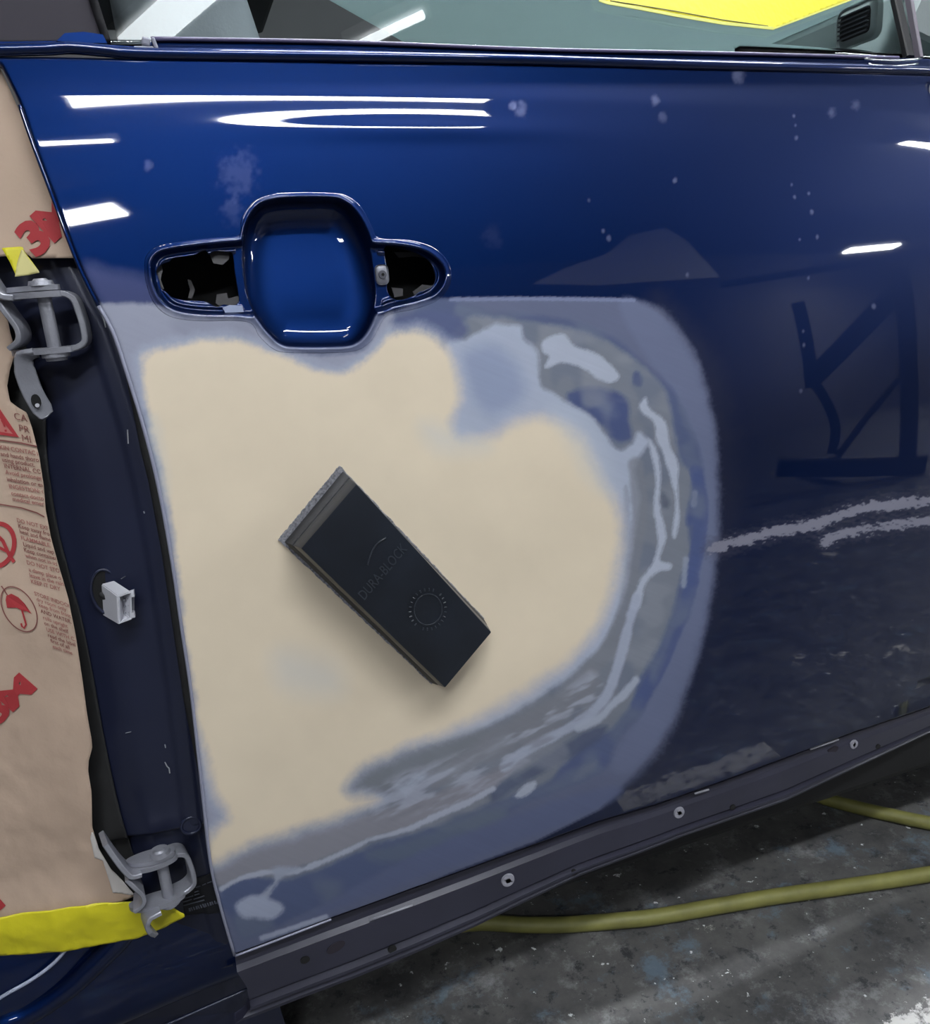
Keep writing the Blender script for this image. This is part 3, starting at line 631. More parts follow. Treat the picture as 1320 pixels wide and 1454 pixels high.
def glass():
    sheet('window_glass', [(120, 75), (1430, 100), (1430, -70), (60, -70)], SG, M_glass, door, .01, .0035, 0., 'clear door glass', curve=False)
    sheet('window_frame', [(-60, -60), (108, -60), (128, 0), (152, 58), (90, 60), (-60, 62)], SG, M_sash, door, .003, .012, -.012, 'matte dark grey pillar sash', curve=False)
    sheet('sash_edge', [(106, -60), (122, -60), (139, 0), (158, 60), (146, 60), (126, 0)], SG, mat('sash_black', (20, 20, 23), .8, spec=.08), door, .003, .012, -.0135, curve=False)
    bm = bmesh.new(); Q = on_surf(np.array([(80, 58), (92, 47), (118, 45), (146, 49), (152, 61), (120, 61)], float), S0, -.001); f = [bm.verts.new(q) for q in Q]; b = [bm.verts.new(q+np.array([0, .008, 0])) for q in Q]
    bm.faces.new(f); bm.faces.new(b[::-1])
    for i in range(6): bm.faces.new((f[i], b[i], b[(i+1) % 6], f[(i+1) % 6]))
    link('sash_foot', bm_mesh('sash_foot', bm), M_blue, door)
    for (a, b, w, m, off, nm) in (((1258, -60), (1290, 82), .010, M_black, -.006, 'division_bar'), ((1280, -60), (1305, 84), .0045, mat('grey_channel', (108, 102, 112), .45), -.010, 'glass_channel')):
        A_, B_ = on_surf([a, b], SG, off); bm = bmesh.new(); strap_bm(bm, [A_, (A_+B_)/2, B_], w, .008, Vector((1, 0, 0))); link(nm, bm_mesh(nm, bm), m, door)
    c = on_surf([(1330, 131)], S1, -.0005)[0]; bm = bmesh.new(); cyl_bm(bm, c, c+np.array([0, .004, 0]), .0085, None, 24)
    for v in bm.verts: v.co.z = c[2]+(v.co.z-c[2])*1.25
    link('mirror_hole', bm_mesh('mirror_hole', bm), M_void, door)
    bm = bmesh.new(); tube_bm(bm, [c+np.array([.0105*math.cos(a), -.0006, .0135*math.sin(a)]) for a in np.linspace(0, 2*math.pi, 33)], .0016, 8, False); link('mirror_gasket', bm_mesh('mirror_gasket', bm, True), M_grommet, door)
glass()
def yellow_film():
    P = [(846, -4), (858, 4), (905, 12), (960, 23), (1025, 34), (1098, 42), (1152, 22), (1212, -2), (1222, -70), (840, -70)]
    o = sheet('masking_film', P, SG, M_yellow, None, .003, .0008, -.005, curve=False)
    tag(o, 'bright yellow masking film with a pale hem on the door glass', 'masking film')
    bm = bmesh.new(); strap_bm(bm, on_surf(np.array([(850, 0), (862, 4), (905, 11.5), (960, 22), (1025, 33), (1098, 40.5)], float), SG, -.0056), .0034, .0006, Vector((0, .38, .92))); link('hem', bm_mesh('hem', bm), M_film_edge, o, 'pale folded hem')
    bm = bmesh.new(); strap_bm(bm, on_surf(np.array([(866, 1), (905, 7), (960, 16), (1025, 28), (1090, 37)], float), SG, -.0056), .0008, .0006, Vector((0, .38, .92))); link('fold_line', bm_mesh('fold_line', bm), mat('dark_fold', (84, 82, 40), .6), o)
    bm = bmesh.new(); strap_bm(bm, on_surf(np.array([(1098, 41), (1152, 21), (1212, -2), (1240, -14)], float), SG, -.0056), .0016, .0006, Vector((.3, .38, .85))); link('hem', bm_mesh('hem', bm), M_film_edge, o, 'pale folded hem')
yellow_film()

# ================================================================== car body: pillar, sill, floor pan, cabin
EX = on_surf(np.array(EDGE_L, float), S0)
xedge = lambda z: np.interp(z, EX[::-1, 2], EX[::-1, 0])
def SP(x, z):
    d = xedge(z)-x
    y = S0(x, z)+.030+.16*np.clip(d, -.05, .4)
    y += -.002*sstep(.004, .008, d)*sstep(.021, .017, d)                    # raised seal flange along the door
    y += .006*sstep(.044, .078, d)                                          # step to the rear face of the pillar
    zl = .372-.10*(d-.0)                                                    # pressed step near the sill
    y += .007*sstep(.003, -.003, z-zl)
    return y
def pillar():
    o = sheet('pillar', [(30, 300), (120, 300), (165, 390), (215, 560), (262, 760), (300, 950), (318, 1150), (345, 1300), (400, 1500), (150, 1500), (160, 1330), (90, 1250), (70, 1000), (40, 800), (10, 640), (-60, 600), (-60, 300)], SP, M_navy, body, .002, .004, 0., 'dark navy centre pillar')
    # rubber weatherstrip following the door edge
    zz = np.linspace(.80, .40, 60); bm = bmesh.new()
    xs = xedge(zz)-.0065*sstep(.80, .70, zz)*sstep(.40, .52, zz)+.004; tube_bm(bm, np.stack([xs, SP(xs, zz)-.001, zz], 1), .0055, 10); link('weatherstrip', bm_mesh('weatherstrip', bm, True), M_rubber, body, 'dusty black rubber strip along the door edge')
    # black sealing tape on the rear face
    sheet('sealing_tape', [(14, 470), (30, 480), (62, 560), (66, 640), (80, 740), (100, 820), (116, 880), (132, 960), (150, 1060), (172, 1160), (196, 1240), (186, 1275), (150, 1240), (120, 1190), (118, 1090), (104, 960), (90, 850), (60, 700), (40, 610), (6, 590), (-2, 545)], SP, M_rubber, body, .002, .002, -.003, 'dusty black tape')
    # label near the sill
    lp = sheet('sticker', [(256, 1252), (318, 1233), (328, 1292), (262, 1300)], SP, mat('sticker_black', (14, 16, 24), .5), body, .002, .0004, -.001, 'small dark sticker with faint grey lines', curve=False)
    Mg = mat('sticker_grey', (92, 96, 108), .6)
    def bar(a, b, w):
        A_, B_ = on_surf([a, b], SP, -.0018); bm = bmesh.new(); strap_bm(bm, [A_, B_], w, .0003, Vector((0, 0, 1))); link('sticker_print', bm_mesh('sticker_print', bm), Mg, lp)
    for k, (a, b) in enumerate([((278, 1260), (284, 1258)), ((287, 1257), (292, 1255)), ((294, 1254), (302, 1251)), ((276, 1267), (308, 1257)), ((260, 1276), (274, 1272)), ((276, 1271), (310, 1261)), ((260, 1281), (272, 1277)), ((275, 1277), (290, 1272)), ((260, 1286), (290, 1278))]): bar(a, b, .0011)
    for k in range(13): a = 268+k*3.3; bar((a, 1292-k*.95), (a+(1.5 if k % 3 else 2.4), 1291.6-k*.95), .0036)
    # round plug above the label, black oval hole with the wiring
    for (px, rx, rz, nm, m) in (((271, 1172), .008, .008, 'body_plug', M_navy), ((150, 840), .0105, .0185, 'wiring_hole', M_void)):
        c = on_surf([px], SP, -.0005)[0]; bm = bmesh.new(); tube_bm(bm, [c+np.array([rx*math.cos(a), 0, rz*math.sin(a)]) for a in np.linspace(0, 2*math.pi, 33)], .0014, 8, False); rim = link(nm+'_rim', bm_mesh(nm, bm, True), M_navy, body)
        bm = bmesh.new(); cyl_bm(bm, c+np.array([0, .0004, 0]), c+np.array([0, .003, 0]), 1, None, 28)
        for v in bm.verts: v.co.x = c[0]+(v.co.x-c[0])*rx; v.co.z = c[2]+(v.co.z-c[2])*rz
        link(nm, bm_mesh(nm, bm), m, body)
    Mw = mat('chip_white', (150, 152, 160), .6)
    for P in ([(234, 1057), (235, 1062)], [(234, 1082), (237, 1088), (240, 1091), (241, 1098)], [(145, 447), (148, 456), (150, 465)], [(204, 726), (205, 729)], [(178, 1041), (186, 1039)], [(181, 610), (182, 630)], [(172, 822), (178, 818)]):
        bm = bmesh.new(); strap_bm(bm, on_surf(np.array(P, float), SP, -.0008), .0009, .0003, Vector((1, 0, .3))); link('paint_chip', bm_mesh('paint_chip', bm), Mw, body)
pillar()
def sill():
    xs = np.linspace(-.75, .055, 90); prof = np.array([(.40, .335), (.25, .33), (.17, .322), (.135, .312), (.112, .297), (.098, .279), (.090, .255), (.086, .225), (.084, .19), (.090, .165), (.12, .15)])
    pf = smooth_poly(prof, False, 5); V = []
    for x in xs:
        r = sstep(-.03, -.22, x)                           # the sill swells and rises into the rear arch
        q = pf.copy(); q[:, 0] -= .018*r*sstep(.33, .22, q[:, 1]); q[:, 1] += .020*r*sstep(.2, .3, pf[:, 1])
        q[:, 1] -= .0045*np.exp(-((pf[:, 0]-.155)/.010)**2)
        V.append(np.stack([np.full(len(q), x), q[:, 0], q[:, 1]], 1))
    V = np.stack(V, 0); n, m = V.shape[:2]; F = np.array([(i*m+k, i*m+k+1, (i+1)*m+k+1, (i+1)*m+k) for i in range(n-1) for k in range(m-1)])
    link('sill', mesh_np('sill', V.reshape(-1, 3), F), M_blue, body, 'glossy blue body sill below the taped paper')
    bm = bmesh.new(); box_bm(bm, (.5, .85, .20), (2.6, 1.42, .06), None, .02); link('floor_pan', bm_mesh('floor_pan', bm), M_void, body)
    bm = bmesh.new(); box_bm(bm, (.75, .13, .20), (1.42, .10, .10), None, .01); link('rocker_panel', bm_mesh('rocker_panel', bm), M_void, body)
    P = on_plane_y(smooth_poly([(-60, 1500), (0, 1455), (42, 1437), (92, 1405), (132, 1370), (172, 1330), (190, 1300)], False, 8), .071); bm = bmesh.new(); tube_bm(bm, P, .0105, 18); link('arch_flange', bm_mesh('arch_flange', bm, True), M_blue, body)
    P = on_plane_y(smooth_poly([(-60, 1458), (0, 1417), (45, 1391), (80, 1364), (112, 1325)], False, 8), .068); bm = bmesh.new(); tube_bm(bm, P, .0016, 10); link('arch_highlight', bm_mesh('arch_highlight', bm, True), mat('lip_highlight', (150, 156, 178), .3, 0., .6), body)  # lamp highlight on the arch edge, put in as a pale lilac bead
    SS = lambda x, z: np.interp(z, prof[::-1, 1][1:], prof[::-1, 0][1:])
    for P in ([(150, 1425), (235, 1399), (330, 1368)], [(190, 1475), (270, 1440), (352, 1404)], [(262, 1330), (330, 1308)]):
        bm = bmesh.new(); tube_bm(bm, on_surf(smooth_poly(P, False, 6), SS, .0004), .0017, 8); link('sill_ridge', bm_mesh('sill_ridge', bm, True), M_navy, body)
    # far side door with its trim
    bm = bmesh.new(); box_bm(bm, (.5, 1.5, .62), (2.6, .08, .74), None, .03); link('far_side', bm_mesh('far_side', bm), mat('far_trim', (44, 47, 52), .7), body)
sill()
def front_end():
    zz = np.linspace(.30, .962, 40); rt = door_xz[(door_xz[:, 0] > .62)]; o_ = np.argsort(rt[:, 1]); xr = np.interp(zz, rt[o_, 1], rt[o_, 0])
    left = np.stack([np.maximum.accumulate(xr*0+xr.max())*0+xr+.006, zz], 1); a = np.linspace(-.25, math.pi*.93, 30)
    arch = np.stack([1.42+.35*np.cos(a), .31+.35*np.sin(a)], 1)
    poly = np.concatenate([left[::-1], [(1.0, .30)], arch[::-1], [(1.95, .30), (2.02, .55), (1.95, .80), (1.55, .93), (1.2, .962)]])
    SF = lambda x, z: S1(np.minimum(x, .78), z)+np.clip(x-.78, 0, 2)*.10+np.clip(x-1.3, 0, 2)**2*.55-.012*np.exp(-((np.hypot(x-1.42, z-.31)-.36)/.05)**2)
    V, F, _ = trimmed_grid(poly, .010); V3, F = thicken(np.stack([V[:, 0], SF(V[:, 0], V[:, 1]), V[:, 1]], 1), F, .006)
    link('front_fender', mesh_np('front_fender', V3, F), M_blue, body, 'blue front fender ahead of the door')
    xs = np.linspace(.90, 1.98, 30); V = []; m = 12
    for x in xs:
        z0 = np.interp(x, [.9, 1.2, 1.55, 1.98], [.97, .962, .93, .78]); y0 = SF(np.array([x]), np.array([z0]))[0]+.004
        for k in range(m): t = k/(m-1); V.append((x, y0+(1.5-y0)*t, z0+.07*math.sin(math.pi*t)))
    F = np.array([(i*m+k, i*m+k+1, (i+1)*m+k+1, (i+1)*m+k) for i in range(len(xs)-1) for k in range(m-1)]); V3, F = thicken(np.array(V), F, .012, 2)
    link('bonnet', mesh_np('bonnet', V3, F), M_blue, body)
    bm = bmesh.new(); prof = [(.20, .02), (.26, .0), (.30, .01), (.31, .05), (.31, .15), (.30, .19), (.26, .20), (.20, .18)]; n = 40
    R_ = [[bm.verts.new((1.42+r*math.cos(2*math.pi*k/n), .20+y, .31+r*math.sin(2*math.pi*k/n))) for r, y in prof] for k in range(n)]
    for k in range(n):
        for q in range(len(prof)): bm.faces.new((R_[k][q], R_[k][(q+1) % 8], R_[(k+1) % n][(q+1) % 8], R_[(k+1) % n][q]))
    link('tyre', bm_mesh('tyre', bm, True, 40), M_rubber, body)
    bm = bmesh.new(); cyl_bm(bm, (1.42, .215, .31), (1.42, .38, .31), .203, None, 40)
    for k in range(5):
        a = 2*math.pi*k/5; strap_bm(bm, [(1.42, .207, .31), (1.42+.1*math.cos(a), .205, .31+.1*math.sin(a)), (1.42+.195*math.cos(a), .21, .31+.195*math.sin(a))], .05, .02, Vector((-math.sin(a), 0, math.cos(a))))
    link('rim', bm_mesh('rim', bm), M_steel, body)
    bm = bmesh.new(); box_bm(bm, (1.42, .95, .55), (.9, 1.1, .5), None, .03); link('engine_bay', bm_mesh('engine_bay', bm), M_void, body)
front_end()
def cabin():
    # dashboard with its end vent
    Md = mat('grey_dash', (140, 150, 150), .65, bump=(400, .1))
    bm = bmesh.new(); prof = [(.84, .60), (.80, .80), (.79, .93), (.80, 1.02), (.84, 1.09), (.92, 1.125), (1.15, 1.14), (1.35, 1.13), (1.35, .6)]
    a = [bm.verts.new((x, .16, z)) for x, z in prof]; b = [bm.verts.new((x, 1.42, z)) for x, z in prof]; n = len(prof); bm.faces.new(a); bm.faces.new(b[::-1])
    for i in range(n): bm.faces.new((a[i], b[i], b[(i+1) % n], a[(i+1) % n]))
    bmesh.ops.bevel(bm, geom=[e for e in bm.edges if e.calc_face_angle(0) > .9], offset=.012, segments=2, affect='EDGES')
    o = link('dashboard', bm_mesh('dashboard', bm), Md, body, 'grey green dashboard seen through the glass')
    c = np.array([.792, .21, 1.062]); 
    bm = bmesh.new(); box_bm(bm, c, (.012, .060, .042), None, .010, 3); v = link('air_vent', bm_mesh('air_vent', bm, True, 40), mat('vent_ring', (205, 212, 212), .5), o, 'pale framed air vent')
    bm = bmesh.new(); box_bm(bm, c+np.array([-.004, 0, 0]), (.010, .046, .029), None, .006, 2); link('vent_core', bm_mesh('vent_core', bm), M_void, o)
    for k in range(6):
        bm = bmesh.new(); box_bm(bm, c+np.array([-.009, 0, -.0115+k*.0046]), (.003, .043, .0014)); link('vent_slat', bm_mesh('vent_slat', bm), M_steel_dk, o)
    bm = bmesh.new(); box_bm(bm, (-.35, .86, 1.40), (1.3, 1.2, .03), None, .01); link('roof_lining', bm_mesh('roof_lining', bm), mat('dark_lining', (46, 49, 52), .8), body)
    mw = bpy.data.materials.new('dusty_windscreen'); mw.use_nodes = True; nt = mw.node_tree; b = nt.nodes['Principled BSDF']; b.inputs['Base Color'].default_value = (*lin((190, 202, 202)), 1); b.inputs['Roughness'].default_value = .6
    tr = nt.nodes.new('ShaderNodeBsdfTranslucent'); tr.inputs[0].default_value = (*lin((200, 212, 212)), 1); mx = nt.nodes.new('ShaderNodeMixShader'); mx.inputs[0].default_value = .6
    nt.links.new(b.outputs[0], mx.inputs[1]); nt.links.new(tr.outputs[0], mx.inputs[2]); nt.links.new(mx.outputs[0], nt.nodes['Material Output'].inputs[0])
    bm = bmesh.new(); hexa_bm(bm, [(.40, .34, 1.42), (1.22, .22, 1.06), (1.22, 1.40, 1.06), (.40, 1.30, 1.42), (.40, .34, 1.425), (1.22, .22, 1.066), (1.22, 1.40, 1.066), (.40, 1.30, 1.425)]); link('windscreen', bm_mesh('windscreen', bm), mw, body, 'dusty grey green windscreen')
    # front seat
    st = link('front_seat', None, None, body, 'pale grey seat')
    def cushion(nm, c, s, rot, bev, m):
        bm = bmesh.new(); box_bm(bm, (0, 0, 0), s, Matrix.Rotation(rot, 3, 'Y'), bev, 4); bmesh.ops.translate(bm, vec=c, verts=bm.verts); link(nm, bm_mesh(nm, bm, True, 60), m, st)
    Ms = mat('seat_cloth', (150, 154, 160), .8, vary=(10, .25), bump=(300, .2)); Msd = mat('seat_cloth_dark', (40, 42, 46), .8)
    cushion('backrest', (.12, .55, .86), (.13, .46, .68), -.22, .05, Ms); cushion('seat_base', (.42, .55, .50), (.5, .48, .14), .08, .05, Msd)
    cushion('headrest', (.01, .55, 1.29), (.10, .26, .18), -.2, .045, Ms)
cabin()

# ================================================================== masking paper
PW = 0.0
def SPa(x, z):
    d = xedge(z)-x
    w = fbm(x*22, z*14, 70, 4)*.0042+fbm(x*60, z*50, 71, 3)*.0006+.0018*np.abs(fbm(x*9+z*6, z*7-x*4, 75, 2))
    return SP(x, z)*0+S0(x, z)+.021+.10*np.clip(d, 0, .4)+w-.010*sstep(.36, .30, z)
PAPER = [(-300, 410), (0, 418), (8, 440), (14, 470), (22, 500), (14, 525), (10, 548), (14, 570), (26, 579), (38, 586), (46, 610), (56, 650), (62, 690), (65, 725), (72, 762), (84, 806), (97, 850), (107, 900), (112, 932), (117, 965), (123, 1010), (130, 1050), (131, 1062), (126, 1080), (125, 1095), (130, 1125), (131, 1175), (140, 1205), (158, 1235), (192, 1272), (170, 1282), (140, 1286), (100, 1292), (40, 1300), (-300, 1350)]
paper = sheet('masking_paper', PAPER, SPa, M_paper, None, .0025, .0006, curve=False)
tag(paper, 'brown masking paper with red warning print below the upper hinge', 'masking paper')
def torn_edge():
    P = [(131, 1178), (140, 1205), (158, 1235), (192, 1272), (160, 1268), (146, 1222), (134, 1218), (128, 1190)]
    sheet('torn_edge', P, SPa, M_paper_edge, paper, .0015, .0005, -.0014, 'pale torn paper edge', curve=False)
torn_edge()
UP = [(-300, 60), (-30, 96), (0, 96), (24, 150), (60, 215), (130, 340), (128, 366), (46, 367), (40, 362), (-300, 382)]
SPu = lambda x, z: S0(x, z)+.016+.07*np.clip(xedge(z)-x, 0, .4)+fbm(x*16, z*12, 90, 3)*.004
upper_paper = tag(sheet('masking_paper', UP, SPu, M_paper, None, .0025, .0006, curve=False), 'brown masking paper with one red logo above the upper hinge', 'masking paper')
DG = bpy.context.evaluated_depsgraph_get
def text_mesh(txt, bold=.0, space=1.):
    c = bpy.data.curves.new('lettering', 'FONT'); c.body = txt; c.size = 1; c.offset = bold; c.resolution_u = 3; c.space_character = space
    o = bpy.data.objects.new('lettering', c); COL.objects.link(o); dg = DG(); dg.update(); me = bpy.data.meshes.new_from_object(o.evaluated_get(dg)); bpy.data.objects.remove(o); bpy.data.curves.remove(c)
    V = np.empty(len(me.vertices)*3); me.vertices.foreach_get('co', V); V = V.reshape(-1, 3)[:, :2]; F = [tuple(p.vertices) for p in me.polygons]; bpy.data.meshes.remove(me); return V, F
def printed(V, F, o, ux, uy, S, m, parent, off=-.0011, clip=None, name='print_lettering'):
    P = np.array(o, float)+V[:, :1]*np.array(ux, float)+V[:, 1:2]*np.array(uy, float)
    if clip is not None:
        s = sdf(P[:, 0], P[:, 1], np.array(clip, float)); F = [f for f in F if max(s[list(f)]) < -.8]
    if not F: return
    ids = sorted({i for f in F for i in f}); mp = {i: k for k, i in enumerate(ids)}
    Q = on_surf(P[ids], S, off); me = bpy.data.meshes.new(name); me.from_pydata(Q.tolist(), [], [[mp[i] for i in f] for f in F]); me.update(); return link(name, me, m, parent)
def ring(rx, ry, w, n=40):
    a = np.linspace(0, 2*math.pi, n, endpoint=False); c = np.stack([np.cos(a), np.sin(a)], 1)
    V = np.concatenate([c*(rx, ry), c*(rx-w, ry-w)]); return V, [(i, (i+1) % n, n+(i+1) % n, n+i) for i in range(n)]
def ribbon(P, w):
    P = np.array(P, float); T = np.gradient(P, axis=0); T /= np.linalg.norm(T, axis=1)[:, None]; N = np.stack([-T[:, 1], T[:, 0]], 1)*w/2; n = len(P)
    return np.concatenate([P+N, P-N]), [(i, i+1, n+i+1, n+i) for i in range(n-1)]
def prints():
    I = ((1, 0), (0, 1))
    big = text_mesh('3M', .045, .86)
    printed(*big, (50, 366), (55, -50), (-46, -50), SPu, M_red, upper_paper, clip=UP)
    printed(*big, (-5, 1031), (48, -46), (-34, -30), SPa, M_red, paper, clip=PAPER)
    printed(*big, (-50, 1334), (48, -42), (-30, -34), SPa, M_red, paper, clip=PAPER)
    printed(*big, (112, 1186), (8, -50), (-44, -6), SPa, M_red, paper, clip=[(112, 1112), (131, 1112), (131, 1178), (112, 1178)])
    # warning triangle
    V = np.array([(-2, 578), (27, 621), (-40, 612), (-4, 589), (18, 616), (-30, 608)], float); printed(V, [(0, 1, 4, 3), (1, 2, 5, 4), (2, 0, 3, 5)], (0, 0), *I, SPa, M_red, paper)
    printed(V[3:]*1, [(0, 1, 2)], (0, 0), *I, SPa, mat('rose_ink', (186, 112, 104), .7), paper, -.0009)
    printed(*ribbon([(2, 596), (5, 601), (7, 606)], 2.6), (0, 0), *I, SPa, M_red, paper, -.0013); printed(*ribbon([(7.6, 610), (8.4, 613)], 3), (0, 0), *I, SPa, M_red, paper, -.0013)
    for o, t in (((20, 595), 'CA'), ((27, 612), 'PR'), ((31, 626), 'MI')): printed(*text_mesh(t, .0), o, (14, 3.0), (-2.5, -14), SPa, M_brown, paper)
    printed(*ribbon([(-30, 619), (0, 625), (30, 629), (52, 634)], 2), (0, 0), *I, SPa, M_brown, paper); printed(*ribbon([(-30, 711), (0, 716), (30, 721), (52, 728), (63, 734)], 1.8), (0, 0), *I, SPa, M_brown, paper)
    rows = [((-4, 637), 'SKIN CONTACT: W'), ((1, 647), 'and hands thoroughly'), ((3, 655), 'using product.'), ((6, 664), 'INTERNAL CONTACT'), ((8, 673), 'Avoid prolonged exp'), ((10, 683), 'inhalation or eating'), ((13, 693), 'INGESTION: CALL A'), ((16, 703), 'contact doctor if'), ((18, 711), 'medical emergency')]
    rows2 = [((24, 741), 'DO NOT EXPOSE'), ((26, 749), 'Keep away from'), ((28, 757), 'heat and flame'), ((30, 766), 'FLAMMABLE. Keep'), ((33, 775), 'Liquid and vapor'), ((34, 783), 'Keep container'), ((36, 791), 'when not in use'), ((38, 801), 'DO NOT STORE IN'), ((41, 811), 'a damp place or'), ((42, 819), 'leave in the rain'), ((44, 828), 'KEEP IT DRY')]
    rows3 = [((49, 845), 'STORE INDOORS'), ((52, 853), 'dry room only'), ((55, 861), 'keep from frost'), ((58, 870), 'AND WATER. ALL'), ((61, 879), 'rolls upright'), ((63, 887), 'on the shelf'), ((66, 896), 'USE WITH CARE'), ((68, 904), 'read the label'), ((72, 912), 'first of all'), ((75, 920), 'each time')]
    for R_, d, k in ((rows, .17, 8.2), (rows2, .27, 7.6), (rows3, .36, 7.2)):
        for o, t in R_: printed(*text_mesh(t, .012, 1.), o, (k, k*d), (-k*.22, -k*1.1), SPa, M_pink if len(t) % 2 else M_brown, paper, clip=PAPER)
    c, s = math.cos(.25), math.sin(.25)
    V, F = ring(27, 34, 6.5); printed(V, F, (-4, 774), (c, s), (-s, c), SPa, M_red, paper)
    printed(*ribbon([(-12, 752), (4, 768), (14, 790), (20, 798)], 5), (0, 0), *I, SPa, M_red, paper, -.0013); printed(*ribbon([(-14, 774), (0, 778), (16, 786)], 4), (0, 0), *I, SPa, M_red, paper, -.0014)
    V, F = ring(22, 36, 1.6); a = -.55; c, s = math.cos(a), math.sin(a); printed(V, F, (27, 865), (c, s), (-s, c), SPa, M_brown, paper)
    V = np.array([(8, 852), (9, 846), (16, 843), (26, 848), (35, 857), (41, 866), (45, 872), (38, 868), (31, 867), (24, 863), (17, 863), (10, 863)], float); printed(V, [(0, 1, 2, 3, 4, 5, 6, 7, 8, 9, 10, 11)], (0, 0), *I, SPa, M_red, paper)
    printed(*ribbon([(31, 866), (34, 876), (37, 887), (34, 892), (31, 889), (30, 885)], 2.6), (0, 0), *I, SPa, M_red, paper, -.0013); printed(*ribbon([(2, 832), (6, 838), (11, 846)], 1.8), (0, 0), *I, SPa, M_brown, paper)
prints()
# ------------------------------------------------------------------ tape
def tapes():
    ST = lambda x, z: SPa(x, z)-.004+fbm(x*40, z*40, 95, 3)*.002
    P = [(-300, 1340), (0, 1303), (60, 1294), (130, 1284), (190, 1280), (222, 1278), (244, 1288), (265, 1300), (236, 1316), (190, 1334), (120, 1346), (0, 1357), (-300, 1396)]
    tag(sheet('masking_tape', P, ST, M_yellow, None, .0022, .0006, curve=False), 'long wrinkled yellow tape along the bottom of the brown paper', 'tape')
    S2 = lambda x, z: SPu(x, z)-.005
    a = sheet('masking_tape', [(2, 352), (32, 350), (34, 356), (56, 386), (40, 391), (22, 390), (14, 372)], S2, M_yellow, None, .0015, .0006, curve=False); tag(a, 'short torn yellow tape behind the top of the upper hinge', 'tape')
    sheet('tape_end', [(31, 352), (40, 366), (57, 387), (38, 391), (21, 393), (24, 374)], S2, M_cream, a, .0015, .0006, -.0012, 'cream torn end', curve=False)
    tag(sheet('masking_tape', [(-40, 398), (0, 402), (4, 410), (-2, 418), (-40, 424)], S2, M_yellow, None, .0015, .0006, -.004, curve=False), 'small yellow tape stub left of the upper hinge', 'tape')
tapes()

# ================================================================== hinges
def make_hinge():
    t = link('door_hinge', None, None, body, 'upper bare grey hinge')
    def part(nm, fn, m=M_steel, lab=None):
        bm = bmesh.new(); fn(bm); return link(nm, bm_mesh(nm, bm, True, 35), m, t, lab)
    def plate(bm, z, th, tab):
        pts = smooth_poly(tab, True, 5); a = [bm.verts.new((x, y, z-th/2)) for x, y in pts]; b = [bm.verts.new((x, y, z+th/2)) for x, y in pts]; n = len(pts)
        bm.faces.new(a[::-1]); bm.faces.new(b)
        for i in range(n): bm.faces.new((a[i], a[(i+1) % n], b[(i+1) % n], b[i]))
    TAB = [(.013, -.002), (.011, -.010), (.002, -.0135), (-.009, -.012), (-.020, -.006), (-.029, .004), (-.030, .016), (-.016, .018), (.000, .013), (.010, .008)]
    TAB = [(x, y*.72) for x, y in TAB]
    part('top_arm', lambda bm: plate(bm, .0195, .0042, TAB)); part('top_plate', lambda bm: plate(bm, .0240, .0036, [(x*.86+.001, y*.86) for x, y in TAB]))
    part('bottom_arm', lambda bm: plate(bm, -.0195, .0042, TAB))
    part('pin', lambda bm: cyl_bm(bm, (0, 0, -.019), (0, 0, .019), .0047)); part('pin_head', lambda bm: (cyl_bm(bm, (0, -.001, .0255), (0, -.001, .029), .0088, .0078, 24), cyl_bm(bm, (0, -.001, .029), (0, -.001, .0305), .0055, .004, 20)))
    part('washer', lambda bm: (cyl_bm(bm, (0, 0, -.0215), (0, 0, -.0245), .0095, None, 24), cyl_bm(bm, (0, 0, -.0245), (0, 0, -.027), .0075, .007, 24)))
    part('side_bracket', lambda bm: strap_bm(bm, catmull([(.006, .004, .0195), (.014, .004, .0190), (.0195, .004, .0150), (.0215, .004, .0060), (.0225, .004, -.0060), (.0215, .004, -.0150), (.0150, .004, -.0190), (.006, .004, -.0195)], 4), .018, .0042, Vector((0, 1, 0))))
    part('upper_leaf', lambda bm: strap_bm(bm, catmull([(-.018, .002, .0185), (-.0255, .002, .0205), (-.0300, .002, .0290), (-.0345, .003, .0420), (-.0390, .004, .0570)], 4), .024, .0042, Vector((0, 1, 0))))
    part('curved_bracket', lambda bm: strap_bm(bm, catmull([(-.028, .004, .0165), (-.0240, .003, .0080), (-.0195, .003, -.0020), (-.0200, .003, -.0100), (-.0265, .005, -.0150)], 4), .022, .0036, Vector((.1, 1, 0))))
    lf = part('lower_leaf', lambda bm: strap_bm(bm, catmull([(-.012, -.004, -.0200), (-.0200, -.003, -.0225), (-.0225, -.001, -.0320), (-.0210, .001, -.0480), (-.0165, .003, -.0640), (-.0150, .003, -.0670)], 4), [.010]*4+[.0125]*4+[.014]*4+[.014]*4+[.012, .011, .009, .007]+[.004], .0042, Vector((1, .25, 0))))
    bm = bmesh.new(); cyl_bm(bm, (-.0195, -.0025, -.0545), (-.0195, .0045, -.0545), .0030, None, 16)
    for v in bm.verts: v.co.z = -.0545+(v.co.z+.0545)*1.7
    link('bolt_hole', bm_mesh('bolt_hole', bm), M_void, t); bm = bmesh.new(); cyl_bm(bm, (-.0188, -.0032, -.0575), (-.0188, .003, -.0575), .0015, None, 12); link('stud', bm_mesh('stud', bm), M_white_plastic, t, 'small bright stud')
    return t
def copy_tree(o, parent=None):
    c = o.copy(); COL.objects.link(c)
    if parent is not None: c.parent = parent
    for ch in list(o.children): copy_tree(ch, c)
    return c
hinge = make_hinge()
hinge2 = copy_tree(hinge)
